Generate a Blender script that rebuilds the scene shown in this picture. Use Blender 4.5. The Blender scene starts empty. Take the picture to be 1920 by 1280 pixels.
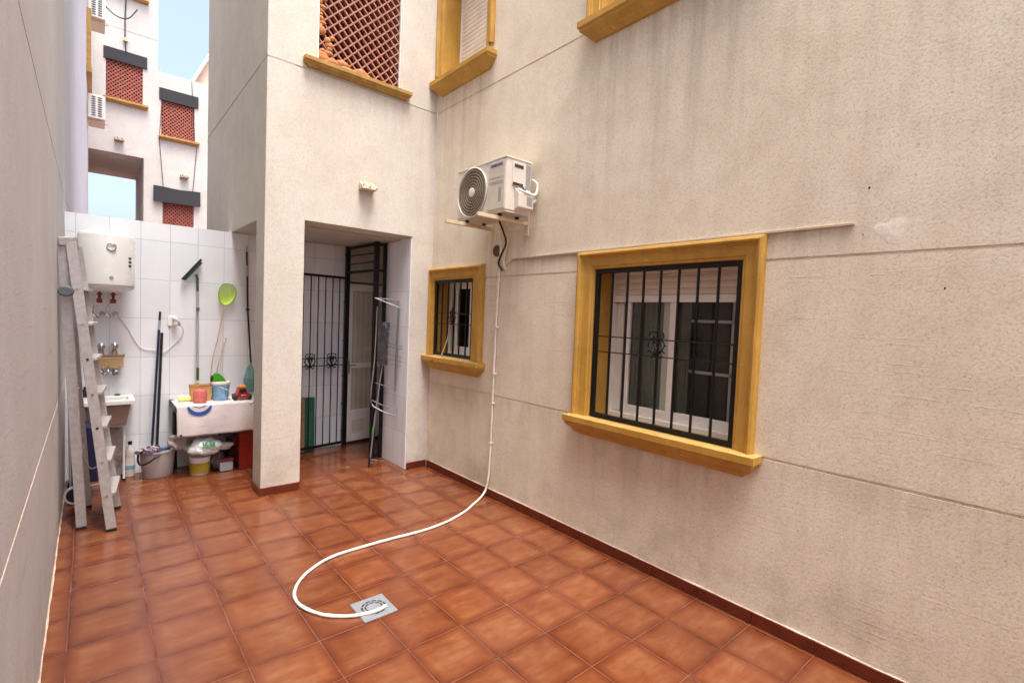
import bpy, bmesh, math, random
from mathutils import Vector, Matrix
random.seed(7)
PI=math.pi
S=bpy.context.scene
COL=S.collection
# ---------------------------------------------------------------- camera
YAW,PITCH,ROLL=0.707476154,-0.0454851479,0.0396233911
CAM=Vector((-1.56504704,-2.16791432,1.70285632)); FPX=927.3166
cy,sy,cp,sp,cr,sr=math.cos(YAW),math.sin(YAW),math.cos(PITCH),math.sin(PITCH),math.cos(ROLL),math.sin(ROLL)
fw=Vector((sy*cp,cy*cp,sp)); rt0=Vector((cy,-sy,0)); up0=rt0.cross(fw)
rt=cr*rt0+sr*up0; up=-sr*rt0+cr*up0
cam=bpy.data.cameras.new('camera'); cam.sensor_width=36; cam.lens=FPX/1920*36; cam.clip_start=.02; cam.clip_end=500
co=bpy.data.objects.new('camera',cam); COL.objects.link(co)
co.matrix_world=Matrix(((rt.x,up.x,-fw.x,CAM.x),(rt.y,up.y,-fw.y,CAM.y),(rt.z,up.z,-fw.z,CAM.z),(0,0,0,1)))
S.camera=co
# ---------------------------------------------------------------- light: soft, high, hazy sun and bright sky
SUN_EL=math.radians(74); SUN_AZ=math.radians(188)      # compass azimuth (0 = +Y, clockwise)
w=bpy.data.worlds.new('World'); S.world=w; w.use_nodes=True
nt=w.node_tree; sky=nt.nodes.new('ShaderNodeTexSky'); sky.sky_type='NISHITA'; sky.sun_disc=False
sky.sun_elevation=SUN_EL; sky.sun_rotation=SUN_AZ; sky.air_density=.65; sky.dust_density=7; sky.ozone_density=1.0
bg=nt.nodes['Background']; bg.inputs['Strength'].default_value=0.15
nt.links.new(sky.outputs[0],bg.inputs['Color'])
sl=bpy.data.lights.new('sun','SUN'); sl.energy=.8; sl.angle=math.radians(26); sl.color=(1,.985,.965)
so=bpy.data.objects.new('sun',sl); COL.objects.link(so)
d=Vector((math.sin(SUN_AZ)*math.cos(SUN_EL),math.cos(SUN_AZ)*math.cos(SUN_EL),math.sin(SUN_EL)))
so.rotation_euler=d.to_track_quat('Z','Y').to_euler(); so.location=(0,0,20)
S.view_settings.view_transform='Standard'; S.view_settings.look='None'; S.view_settings.gamma=1
S.view_settings.exposure=2.0
S.render.engine='CYCLES'
S.cycles.max_bounces=10; S.cycles.diffuse_bounces=6; S.cycles.transparent_max_bounces=12
# ================================================================ materials
MATS={}
def srgb(r,g,b):
    f=lambda c:(c/12.92 if c<=.04045 else ((c+.055)/1.055)**2.4)
    return (f(r/255),f(g/255),f(b/255),1)
class NB:
    """tiny node builder"""
    def __init__(s,name):
        m=bpy.data.materials.new(name); m.use_nodes=True; s.m=m; s.t=m.node_tree; s.b=s.t.nodes['Principled BSDF']; MATS[name]=m
    def n(s,typ,**kw):
        x=s.t.nodes.new('ShaderNode'+typ)
        for k,v in kw.items(): setattr(x,k,v)
        return x
    def l(s,a,b): s.t.links.new(a,b)
    def val(s,sock,v):
        if hasattr(v,'links') or hasattr(v,'is_linked'): s.l(v,sock)
        else: sock.default_value=v
    def math(s,op,a,b=0,c=0,clamp=False):
        x=s.n('Math',operation=op,use_clamp=clamp); s.val(x.inputs[0],a); s.val(x.inputs[1],b); s.val(x.inputs[2],c); return x.outputs[0]
    def mix(s,f,a,b,blend='MIX'):
        x=s.n('Mix',data_type='RGBA',blend_type=blend); s.val(x.inputs[0],f); s.val(x.inputs[6],a); s.val(x.inputs[7],b); return x.outputs[2]
    def pos(s): return s.n('NewGeometry').outputs['Position']
    def mapv(s,v,scale=(1,1,1),loc=(0,0,0)):
        x=s.n('Mapping'); s.l(v,x.inputs[0]); x.inputs['Scale'].default_value=scale; x.inputs['Location'].default_value=loc; return x.outputs[0]
    def noise(s,v,scale,detail=3,rough=.55,dist=0):
        x=s.n('TexNoise'); s.l(v,x.inputs['Vector']); x.inputs['Scale'].default_value=scale; x.inputs['Detail'].default_value=detail
        x.inputs['Roughness'].default_value=rough; x.inputs['Distortion'].default_value=dist; return x.outputs[0]
    def ramp(s,f,stops):
        x=s.n('ValToRGB'); s.l(f,x.inputs[0]); e=x.color_ramp.elements
        while len(e)<len(stops): e.new(.5)
        for i,(p,c) in enumerate(stops):
            e[i].position=p; e[i].color=c if hasattr(c,'__len__') else (c,c,c,1)
        return x.outputs[0]
    def rng(s,f,a,b,c=0,d=1):
        x=s.n('MapRange'); s.l(f,x.inputs[0]); 
        for i,v in enumerate((a,b,c,d)): x.inputs[i+1].default_value=v
        return x.outputs[0]
    def bump(s,h,strength=.3,dist=.01,normal=None):
        x=s.n('Bump'); x.inputs['Strength'].default_value=strength; x.inputs['Distance'].default_value=dist; s.l(h,x.inputs['Height'])
        if normal: s.l(normal,x.inputs['Normal'])
        s.l(x.outputs[0],s.b.inputs['Normal']); return x.outputs[0]
    def sep(s,v):
        x=s.n('SeparateXYZ'); s.l(v,x.inputs[0]); return x.outputs
    def comb(s,x_,y_,z_):
        x=s.n('CombineXYZ'); s.val(x.inputs[0],x_); s.val(x.inputs[1],y_); s.val(x.inputs[2],z_); return x.outputs[0]
def simple(name,col,rough=.5,metal=0,var=.12,scale=25,bump=0,spec=.5,coat=0):
    N=NB(name); b=N.b
    c=srgb(*col); n=N.noise(N.pos(),scale,4,.6)
    dark=tuple(x*(1-var) for x in c[:3])+(1,); lite=tuple(min(1,x*(1+var)) for x in c[:3])+(1,)
    N.l(N.ramp(n,[(.3,dark),(.7,lite)]),b.inputs['Base Color'])
    N.l(N.rng(N.noise(N.pos(),scale*1.7,3),.3,.7,max(0,rough-.06),min(1,rough+.08)),b.inputs['Roughness'])
    b.inputs['Metallic'].default_value=metal; b.inputs['Specular IOR Level'].default_value=spec
    b.inputs['Coat Weight'].default_value=coat
    if bump: N.bump(N.noise(N.pos(),scale*4,3),.5,bump)
    return N.m
def plaster(name,col,tint,dirt,seed=0,streak=1.0,stains=()):
    """sprayed cream render: grain, pits, trowel wrinkles, run-off streaks"""
    N=NB(name); b=N.b; p=N.mapv(N.pos(),loc=(seed,seed*.7,0))
    big=N.noise(p,.9,4,.6); med=N.noise(p,5,5,.65); fine=N.noise(p,190,2,.7); grain=N.noise(p,85,3,.75)
    st=N.noise(N.mapv(p,scale=(7,7,.35)),1.0,5,.7)             # vertical run-off
    st2=N.noise(N.mapv(p,scale=(22,22,.8)),1.0,3,.6)
    base=N.mix(N.rng(big,.4,.6),srgb(*col),srgb(*tint))
    base=N.mix(N.rng(med,.45,.8,0,.35),base,srgb(*dirt))
    stm=N.math('MULTIPLY',N.rng(st,.5,.72,0,.30*streak),N.rng(st2,.35,.7,.3,1))
    base=N.mix(stm,base,srgb(*dirt))
    base=N.mix(N.rng(grain,.36,.5,.30,0),base,tuple(x*.55 for x in srgb(*dirt)[:3])+(1,))
    PX=N.sep(N.pos())
    for (ax,a0,a1,zt,zl,amt,sc_) in stains:
        hm=N.math('MULTIPLY',N.rng(PX[ax],a0-.06,a0+.10),N.rng(PX[ax],a1+.06,a1-.10))
        hm=N.math('MULTIPLY',hm,N.math('MULTIPLY',N.rng(PX[2],zt-zl,zt,0,1),N.math('LESS_THAN',PX[2],zt)))
        dn=N.noise(N.mapv(p,scale=(13,13,.5),loc=(zt,1,0)),1.0,4,.65)
        hm=N.math('MULTIPLY',hm,N.rng(N.math('ADD',dn,N.math('MULTIPLY',N.rng(PX[2],zt-.25,zt),.10)),.44,.72,0,amt*.62))
        base=N.mix(hm,base,srgb(*sc_))
    spk=N.rng(N.noise(N.mapv(p,loc=(3,1,4)),75,2,.5),.66,.74,0,.45)
    base=N.mix(spk,base,srgb(122,105,88))
    base=N.mix(N.rng(fine,.3,.7,0,.16),base,srgb(250,244,235))
    # grime and splash just above the floor
    z=N.sep(N.pos())[2]
    low=N.math('MULTIPLY',N.rng(z,.0,.5,1,0),N.rng(N.noise(p,3.2,5,.7),.45,.7,0,.55))
    base=N.mix(low,base,srgb(128,108,88))
    N.l(base,b.inputs['Base Color']); b.inputs['Roughness'].default_value=.93; b.inputs['Specular IOR Level'].default_value=.15
    wr=N.noise(N.mapv(p,scale=(16,16,60)),1.0,5,.75,.8)
    wr=N.math('MULTIPLY',wr,N.rng(N.noise(p,1.3,3,.6),.35,.7,.25,1.6))
    h=N.math('ADD',N.math('MULTIPLY',grain,.75),N.math('ADD',N.math('MULTIPLY',fine,.35),N.math('MULTIPLY',N.math('MULTIPLY',wr,.9),N.rng(z,2.0,.9,.0,.8))))
    ln=N.noise(N.mapv(p,scale=(2.2,2.2,46)),1.0,4,.6,.4)
    ledge=N.math('MULTIPLY',N.rng(ln,.60,.66),N.math('MULTIPLY',N.rng(z,2.1,2.0),N.rng(N.noise(p,1.7,2),.42,.58)))
    base2=N.mix(N.math('MULTIPLY',ledge,.18),base,srgb(140,122,100))
    N.l(base2,b.inputs['Base Color'])
    h=N.math('ADD',h,N.math('MULTIPLY',ledge,.35))
    N.bump(h,.4,.0045)
    return N.m
PL_R=plaster('plaster_cream',(219,209,189),(226,217,200),(172,156,132),0,.8,[(1,-.90,.42,3.82,1.7,.75,(128,112,88)),(1,1.7,2.6,4.08,2.0,.7,(150,124,88)),(1,.9,1.75,2.5,.9,.6,(138,108,76)),(1,-.9,.42,.85,.75,.5,(120,98,76)),(1,-1.4,1.3,2.24,.22,.55,(120,92,62)),(1,-4,-.9,4.6,2.6,.5,(128,114,94)),(1,-4,2.6,.962,.3,.35,(120,100,78))])
PL_F=plaster('plaster_pale',(206,200,189),(211,207,198),(176,164,146),11,.5,[(0,.0,.95,3.93,.8,.45,(150,132,104)),(0,.9,1.33,3.9,2.0,.5,(160,134,100))])
PL_S=plaster('plaster_shade',(194,192,180),(184,181,170),(156,148,132),23,.9)  # greyer, darker copy of the render: the side's weaker light is in the colour
PL_L=plaster('plaster_grey',(204,208,213),(196,199,203),(176,174,173),37,.6)
PL_B=plaster('plaster_far',(186,184,178),(196,194,189),(150,148,143),51,1.0)
def floor_mat():
    N=NB('terracotta_floor'); b=N.b; v=N.sep(N.pos()); t=.33
    u=N.math('DIVIDE',v[0],t); w_=N.math('DIVIDE',v[1],t)
    # a little wobble in the joints
    wob=N.math('MULTIPLY',N.math('SUBTRACT',N.noise(N.pos(),2.5,0),.5),.012)
    u=N.math('ADD',u,wob); w_=N.math('ADD',w_,wob)
    iu=N.math('FLOOR',u); iv=N.math('FLOOR',w_)
    fu=N.math('SUBTRACT',u,iu); fv=N.math('SUBTRACT',w_,iv)
    eu=N.math('MINIMUM',fu,N.math('SUBTRACT',1,fu)); ev=N.math('MINIMUM',fv,N.math('SUBTRACT',1,fv))
    e=N.math('MINIMUM',eu,ev)
    wn=N.n('TexWhiteNoise',noise_dimensions='2D'); N.l(N.comb(iu,iv,0),wn.inputs['Vector'])
    rnd=wn.outputs['Value']; rc=wn.outputs['Color']
    off=N.n('VectorMath',operation='SCALE'); N.l(rc,off.inputs[0]); off.inputs[3].default_value=37
    pp=N.n('VectorMath',operation='ADD'); N.l(N.pos(),pp.inputs[0]); N.l(off.outputs[0],pp.inputs[1])
    q=pp.outputs[0]
    br=N.noise(N.mapv(q,scale=(5,17,1)),1.0,5,.62,.35); cl=N.noise(q,6,4,.5); sm=N.noise(q,34,3,.6)
    cen=N.math('SMOOTH_MIN',N.math('ADD',N.rng(e,.0,.17,.12,1),N.math('MULTIPLY',N.math('SUBTRACT',N.noise(q,3.2,2),.5),.5)),1,.3)
    lit=N.math('MULTIPLY',cen,N.rng(br,.34,.68,.5,.92))
    lit=N.math('ADD',lit,N.math('MULTIPLY',N.math('SUBTRACT',cl,.5),1.0),clamp=True)
    c=N.ramp(lit,[(.0,srgb(80,38,20)),(.3,srgb(100,52,30)),(.62,srgb(112,64,38)),(1.0,srgb(128,84,55))])
    c=N.mix(N.rng(sm,.3,.7,0,.25),c,srgb(112,56,32))
    hs=N.n('HueSaturation'); N.l(c,hs.inputs['Color']); N.l(N.rng(rnd,0,1,.90,1.12),hs.inputs['Value']); c=hs.outputs[0]
    g=N.rng(e,.0035,.0085,1,0)
    gc=N.mix(N.rng(N.noise(N.pos(),4.5,4,.7),.42,.6),srgb(104,48,28),srgb(134,86,64))
    c=N.mix(g,c,gc)
    gr=N.math('MULTIPLY',N.rng(e,.0,.05,1,0),N.rng(N.noise(N.pos(),1.3,5,.7),.5,.7,0,.5)); c=N.mix(gr,c,srgb(62,36,26))
    c=N.mix(N.rng(N.noise(N.pos(),95,2,.6),.75,.79,0,.7),c,srgb(176,134,108))
    dust=N.rng(N.noise(N.pos(),2.2,6,.7),.5,.8,0,.22); c=N.mix(dust,c,srgb(150,104,80))
    N.l(c,b.inputs['Base Color'])
    r=N.rng(N.noise(N.pos(),2.0,1,.5),.3,.7,.17,.27); r=N.math('ADD',r,N.math('MULTIPLY',g,.3))
    N.l(r,b.inputs['Roughness']); b.inputs['Specular IOR Level'].default_value=.55
    # each tile lies at its own very slight tilt
    tl=N.math('ADD',N.math('MULTIPLY',fu,N.math('SUBTRACT',rnd,.5)),N.math('MULTIPLY',fv,N.math('SUBTRACT',N.sep(rc)[1],.5)))
    h=N.math('ADD',N.math('MULTIPLY',tl,.5),N.math('ADD',N.math('MULTIPLY',cl,.05),N.rng(e,.003,.014,-.55,0)))
    N.bump(h,.5,.004)
    return N.m
FLOOR=floor_mat()
def wtile_mat():
    """white glazed wall tiles, 24 x 39 cm, on any upright wall"""
    N=NB('white_wall_tile'); b=N.b; v=N.sep(N.pos())
    nrm=N.sep(N.n('NewGeometry').outputs['Normal'])
    side=N.math('GREATER_THAN',N.math('ABSOLUTE',nrm[0]),.7)
    hx=N.math('ADD',N.math('MULTIPLY',N.math('SUBTRACT',1,side),N.math('ADD',v[0],1.6655)),N.math('MULTIPLY',side,N.math('ADD',v[1],-2.72)))
    u=N.math('DIVIDE',hx,.2425); w_=N.math('DIVIDE',v[2],.391)
    iu=N.math('FLOOR',u); iv=N.math('FLOOR',w_); fu=N.math('SUBTRACT',u,iu); fv=N.math('SUBTRACT',w_,iv)
    eu=N.math('MULTIPLY',N.math('MINIMUM',fu,N.math('SUBTRACT',1,fu)),.2425); ev=N.math('MULTIPLY',N.math('MINIMUM',fv,N.math('SUBTRACT',1,fv)),.391)
    e=N.math('MINIMUM',eu,ev)
    wn=N.n('TexWhiteNoise',noise_dimensions='2D'); N.l(N.comb(iu,iv,0),wn.inputs['Vector'])
    c=N.mix(N.rng(N.noise(N.pos(),2.5,5,.6),.4,.75,0,.5),srgb(232,236,241),srgb(216,219,223))
    hs=N.n('HueSaturation'); N.l(c,hs.inputs['Color']); N.l(N.rng(wn.outputs[0],0,1,.95,1.04),hs.inputs['Value'])
    g=N.rng(e,.0012,.0028,1,0)
    c=N.mix(g,hs.outputs[0],srgb(176,181,188))
    N.l(c,b.inputs['Base Color']); N.l(N.math('ADD',.16,N.math('MULTIPLY',g,.5)),b.inputs['Roughness'])
    tl=N.math('ADD',N.math('MULTIPLY',fu,N.math('SUBTRACT',wn.outputs[0],.5)),N.math('MULTIPLY',N.noise(N.pos(),7,2),.35))
    N.bump(N.math('ADD',tl,N.rng(e,.001,.006,-.8,0)),.35,.003)
    return N.m
WTILE=wtile_mat()
def ochre():
    N=NB('ochre_paint'); b=N.b; p=N.pos()
    c=N.ramp(N.noise(p,5,5,.65),[(.3,srgb(168,126,46)),(.7,srgb(192,150,64))])
    st=N.noise(N.mapv(p,scale=(30,30,3)),1.0,4,.7); c=N.mix(N.rng(st,.5,.75,0,.4),c,srgb(146,104,38))
    nz=N.sep(N.n('NewGeometry').outputs['Normal'])[2]
    c=N.mix(N.math('MULTIPLY',N.rng(nz,.5,.9,0,.45),N.rng(N.noise(p,14,5,.7),.3,.6)),c,srgb(196,170,120))
    c=N.mix(N.rng(N.noise(p,38,3,.6),.70,.73,0,.8),c,srgb(214,196,160))
    c=N.mix(N.rng(N.noise(N.mapv(p,loc=(5,2,8)),26,4,.7),.66,.74,0,.5),c,srgb(104,78,44))
    N.l(c,b.inputs['Base Color']); b.inputs['Roughness'].default_value=.62; N.bump(N.math('ADD',N.noise(p,70,4),N.math('MULTIPLY',st,.7)),.35,.003); return N.m
YEL=ochre()
YEL_D=simple('ochre_paint_dirty',(164,128,66),.7,0,.25,14,.002)
SKIRT=simple('skirting_tile',(98,40,22),.32,0,.2,11,.0006)
MORTAR=simple('pale_mortar',(214,196,180),.9,0,.2,40,.002)
BLACK=simple('black_iron',(13,13,14),.45,0,.25,40,.0006,.3)
WHITE=simple('white_pvc',(238,236,232),.35,0,.05,8)
SLAT=simple('shutter_pvc',(222,214,202),.5,0,.1,6)
STEEL=simple('brushed_aluminium',(176,168,162),.38,.75,.15,60)
STEEL_W=simple('ladder_aluminium',(180,176,175),.42,.3,.15,30,.0004)
CHROME=simple('chrome',(200,200,205),.12,1,.05,20)
ENAMEL=simple('white_enamel',(222,224,220),.22,0,.03,5)
ACW=simple('aircon_casing',(214,208,196),.42,0,.06,7)
ACP=simple('aircon_panel',(200,192,178),.45,0,.06,7)
ACD=simple('aircon_dark',(58,48,42),.6,0,.2,30)
ACR=simple('aircon_rings',(134,122,106),.5,0,.15,30)
BRKT=simple('bracket_cream',(208,190,160),.5,0,.12,20)
HOSE=simple('white_hose',(226,220,212),.4,0,.14,16)
CLAY=simple('terracotta_lattice',(170,116,100),.75,0,.2,30,.001)
CLAYF=simple('terracotta_lattice_far',(146,82,68),.8,0,.3,12)
DRED=simple('dark_red_shade',(58,16,14),.9,0,.3,6)  # flat sheets behind the lattices, with the shade of the holes in their colour
FOAM=simple('orange_foam',(176,118,74),.9,0,.3,25,.004)
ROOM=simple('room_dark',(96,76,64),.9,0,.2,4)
BROWN=simple('brown_wood',(74,56,46),.5,0,.25,14)
CARD=simple('brown_cardboard',(150,116,88),.8,0,.1,20)
GREEN=simple('green_board',(30,100,78),.5,0,.08,12)
GREENB=simple('grass_green_plastic',(64,140,28),.4,0,.2,40)
GREEND=simple('dark_green_plastic',(44,84,42),.4,0,.15,20)
NAVY=simple('navy_plastic',(30,34,66),.4,0,.15,20)
BLUE=simple('blue_plastic',(48,86,160),.4,0,.12,20)
SKYB=simple('light_blue_plastic',(130,176,210),.4,0,.25,60)
REDP=simple('red_plastic',(160,34,38),.35,0,.15,20)
REDC=simple('red_crate',(150,36,20),.4,0,.12,20)
ORNG=simple('orange_plastic',(214,142,50),.4,0,.12,20)
PINK=simple('pink_plastic',(200,104,98),.5,0,.3,50)
TANJ=simple('amber_basket',(206,160,96),.5,0,.2,50)
LEMON=simple('yellow_foam',(240,226,140),.6,0,.1,30)
GREYP=simple('grey_bucket_plastic',(178,172,170),.45,0,.06,10)
BLKP=simple('black_plastic',(20,20,24),.45,0,.2,30)
WICK=simple('wicker',(206,178,132),.8,0,.35,120,.004)
WICKD=simple('wicker_rim',(150,112,74),.8,0,.35,120,.004)
BAMB=simple('bamboo',(190,158,122),.6,0,.2,30)
POLEG=simple('grey_pole',(176,180,184),.35,.3,.08,20)
AIR=simple('airer_grey',(128,128,132),.4,.3,.12,30)
DISC=simple('grey_hinge_plastic',(92,98,104),.5,0,.12,30)
COPP=simple('red_brass_valve',(118,46,38),.35,.4,.2,40)
TEAL=simple('teal_duster',(110,150,146),.9,0,.5,140,.004)
MOPF=simple('mop_strings',(88,70,92),.95,0,.7,220,.006)
DUST=simple('blue_grey_duster',(84,84,92),.95,0,.4,200,.006)
SINKB=simple('sink_basin_shade',(150,128,118),.4,0,.08,6)  # white basin coloured taupe: the shadow under the rim is in the colour
BEIGEC=simple('beige_concrete',(196,182,160),.9,0,.15,30,.002)
RUST=simple('rusty_brown_cap',(92,62,44),.8,0,.3,60,.002)
AWN=simple('charcoal_net',(46,48,52),.9,0,.2,40)
CREAMC=simple('conduit_beige',(188,172,150),.6,0,.1,20)
RAIL=simple('clear_grey',(170,172,176),.3,0,.1,20)
MUST=simple('mustard_label',(160,138,40),.5,0,.2,30)
CURT=simple('grey_green_curtain',(150,148,134),.9,0,.12,12)
ACBLUE=simple('logo_blue',(60,62,140),.4)
LGREY=simple('label_grey',(150,150,150),.5,0,.3,300)
DKLINE=simple('dark_gap',(48,40,36),.9)
GRILLD=simple('drain_slot',(52,44,42),.9)
def fabric_cloth():
    N=NB('printed_tablecloth'); b=N.b; N.l(N.mix(N.rng(N.noise(N.pos(),6,4),.4,.7,0,.4),srgb(226,220,218),srgb(206,198,196)),b.inputs['Base Color'])
    b.inputs['Roughness'].default_value=.55
    N.bump(N.noise(N.pos(),9,5,.6,.8),.6,.012); return N.m
CLOTH=fabric_cloth()
def bagmat(name,col,a):
    N=NB(name); b=N.b; b.inputs['Base Color'].default_value=srgb(*col); b.inputs['Roughness'].default_value=.3
    b.inputs['Alpha'].default_value=a; N.bump(N.noise(N.pos(),22,5,.6,1.0),.9,.02); return N.m
BAGW=bagmat('white_bag_film',(226,232,236),1); BAGC=bagmat('clear_bag_film',(190,180,172),.8); BAGD=bagmat('dark_bag_film',(84,76,76),1)
NETM=bagmat('lime_net',(196,232,40),.72)
def glassm():
    N=NB('window_glass'); t=N.t; t.nodes.remove(N.b); o=t.nodes['Material Output']
    tr=N.n('BsdfTransparent'); tr.inputs[0].default_value=(.72,.76,.74,1); gl=N.n('BsdfGlossy'); gl.inputs['Roughness'].default_value=.02
    fr=N.n('Fresnel'); fr.inputs[0].default_value=1.5; mx=N.n('MixShader'); N.l(N.math('MULTIPLY',fr.outputs[0],.8),mx.inputs[0]); N.l(tr.outputs[0],mx.inputs[1]); N.l(gl.outputs[0],mx.inputs[2]); N.l(mx.outputs[0],o.inputs[0]); return N.m
GLASS=glassm()
# ================================================================ mesh helpers
class MB:
    def __init__(s): s.v=[]; s.f=[]
    def add(s,vs,fs):
        o=len(s.v); s.v+= [Vector(v) for v in vs]; s.f+=[tuple(i+o for i in f) for f in fs]; return s
    def box(s,x0,x1,y0,y1,z0,z1):
        return s.add([(x0,y0,z0),(x1,y0,z0),(x1,y1,z0),(x0,y1,z0),(x0,y0,z1),(x1,y0,z1),(x1,y1,z1),(x0,y1,z1)],
            [(0,3,2,1),(4,5,6,7),(0,1,5,4),(1,2,6,5),(2,3,7,6),(3,0,4,7)])
    def beam(s,p0,p1,wu,wv,uref=(0,0,1)):
        """rectangular bar from p0 to p1; wu across, wv along uref"""
        p0,p1=Vector(p0),Vector(p1); d=(p1-p0).normalized(); r=Vector(uref); a=d.cross(r)
        if a.length<1e-4: a=d.cross(Vector((1,0,0)))
        a.normalize(); b=a.cross(d).normalized(); a=a*wu/2; b=b*wv/2
        q=[p0-a-b,p0+a-b,p0+a+b,p0-a+b,p1-a-b,p1+a-b,p1+a+b,p1-a+b]
        return s.add(q,[(0,1,2,3),(7,6,5,4),(0,4,5,1),(1,5,6,2),(2,6,7,3),(3,7,4,0)])
    def tube(s,pts,r,n=8,cap=True,closed=False):
        pts=[Vector(p) for p in pts]; N=len(pts); R=r if hasattr(r,'__len__') else [r]*N
        dirs=[]
        for i in range(N):
            a=pts[i-1] if (i>0 or closed) else pts[i]; b=pts[(i+1)%N] if (i<N-1 or closed) else pts[i]
            dd=(b-a); dirs.append(dd.normalized() if dd.length>1e-9 else Vector((0,0,1)))
        ref=Vector((0,0,1)) if abs(dirs[0].z)<.9 else Vector((1,0,0))
        nn=(ref-dirs[0]*ref.dot(dirs[0])).normalized(); o=len(s.v)
        for i in range(N):
            nn=(nn-dirs[i]*nn.dot(dirs[i])); nn=nn.normalized() if nn.length>1e-6 else Vector((1,0,0))
            bb=dirs[i].cross(nn)
            for k in range(n):
                a=2*PI*k/n; s.v.append(pts[i]+(nn*math.cos(a)+bb*math.sin(a))*R[i])
        M=N if closed else N-1
        for i in range(M):
            j=(i+1)%N
            for k in range(n): s.f.append((o+i*n+k,o+i*n+(k+1)%n,o+j*n+(k+1)%n,o+j*n+k))
        if cap and not closed:
            s.f.append(tuple(o+k for k in range(n))[::-1]); s.f.append(tuple(o+(N-1)*n+k for k in range(n)))
        return s
    def lathe(s,prof,c,axis='Z',n=24,sx=1,sy=1,cap=True):
        """prof: list (r,h) along axis"""
        c=Vector(c); o=len(s.v)
        for r,h in prof:
            for k in range(n):
                a=2*PI*k/n; x,y=r*math.cos(a)*sx,r*math.sin(a)*sy
                v={'Z':(x,y,h),'Y':(x,h,y),'X':(h,x,y)}[axis]; s.v.append(c+Vector(v))
        for i in range(len(prof)-1):
            for k in range(n): s.f.append((o+i*n+k,o+i*n+(k+1)%n,o+(i+1)*n+(k+1)%n,o+(i+1)*n+k))
        if cap and prof[0][0]>1e-5 and not(prof[1][0]<1e-5 and prof[1][1]==prof[0][1]): s.f.append(tuple(o+k for k in range(n)))
        if cap and prof[-1][0]>1e-5 and not(prof[-2][0]<1e-5 and prof[-2][1]==prof[-1][1]): s.f.append(tuple(o+(len(prof)-1)*n+k for k in range(n)))
        return s
    def prism(s,poly,d,off=(0,0,0)):
        """3D polygon extruded by vector d"""
        d=Vector(d); off=Vector(off); n=len(poly); a=[Vector(p)+off for p in poly]; b=[p+d for p in a]
        return s.add(a+b,[tuple(range(n)),tuple(range(2*n-1,n-1,-1))]+[(i,(i+1)%n,n+(i+1)%n,n+i) for i in range(n)])
    def build(s,name,mat,parent=None,smooth=False,bevel=0,label=None):
        o=org(parent) if parent else Vector((0,0,0))
        me=bpy.data.meshes.new(name); me.from_pydata([tuple(v-o) for v in s.v],[],s.f); me.validate()
        bm=bmesh.new(); bm.from_mesh(me); bmesh.ops.remove_doubles(bm,verts=bm.verts,dist=1e-5); bmesh.ops.recalc_face_normals(bm,faces=bm.faces); bm.to_mesh(me); bm.free()
        me.materials.append(mat); ob=bpy.data.objects.new(name,me); COL.objects.link(ob)
        if parent: ob.parent=parent
        if smooth:
            for p in me.polygons: p.use_smooth=True
            me.set_sharp_from_angle(angle=math.radians(40))
        if bevel:
            m=ob.modifiers.new('bevel','BEVEL'); m.width=bevel; m.segments=2; m.limit_method='ANGLE'; m.angle_limit=math.radians(40)
        if label: ob['label']=label
        return ob
def org(o):
    v=Vector(o.location); 
    while o.parent: o=o.parent; v=v+Vector(o.location)
    return v
def tag(o,label,cat,group=None):
    o['label']=label; o['category']=cat
    if group: o['group']=group
    return o
def thing(name,label,cat,loc=(0,0,0),group=None):
    o=bpy.data.objects.new(name,None); COL.objects.link(o); o.location=loc; o.empty_display_size=.1
    return tag(o,label,cat,group)
def struct(o): o['kind']='structure'; return o
def smooth_path(pts,k=6):
    """Catmull-Rom through pts"""
    P=[Vector(p) for p in pts]; P=[2*P[0]-P[1]]+P+[2*P[-1]-P[-2]]; out=[]
    for i in range(1,len(P)-2):
        for j in range(k):
            t=j/k; a,b,c,d_=P[i-1],P[i],P[i+1],P[i+2]
            out.append(.5*((2*b)+(c-a)*t+(2*a-5*b+4*c-d_)*t*t+(3*b-a-3*c+d_)*t**3))
    out.append(P[-2]); return out
def copy_tree(o,loc,label=None):
    c=o.copy(); COL.objects.link(c); c.location=loc
    if label: c['label']=label
    for ch in [x for x in bpy.data.objects if x.parent==o]:
        k=ch.copy(); COL.objects.link(k); k.parent=c
        for g in [x for x in bpy.data.objects if x.parent==ch]:
            h=g.copy(); COL.objects.link(h); h.parent=k
    return c
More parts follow.
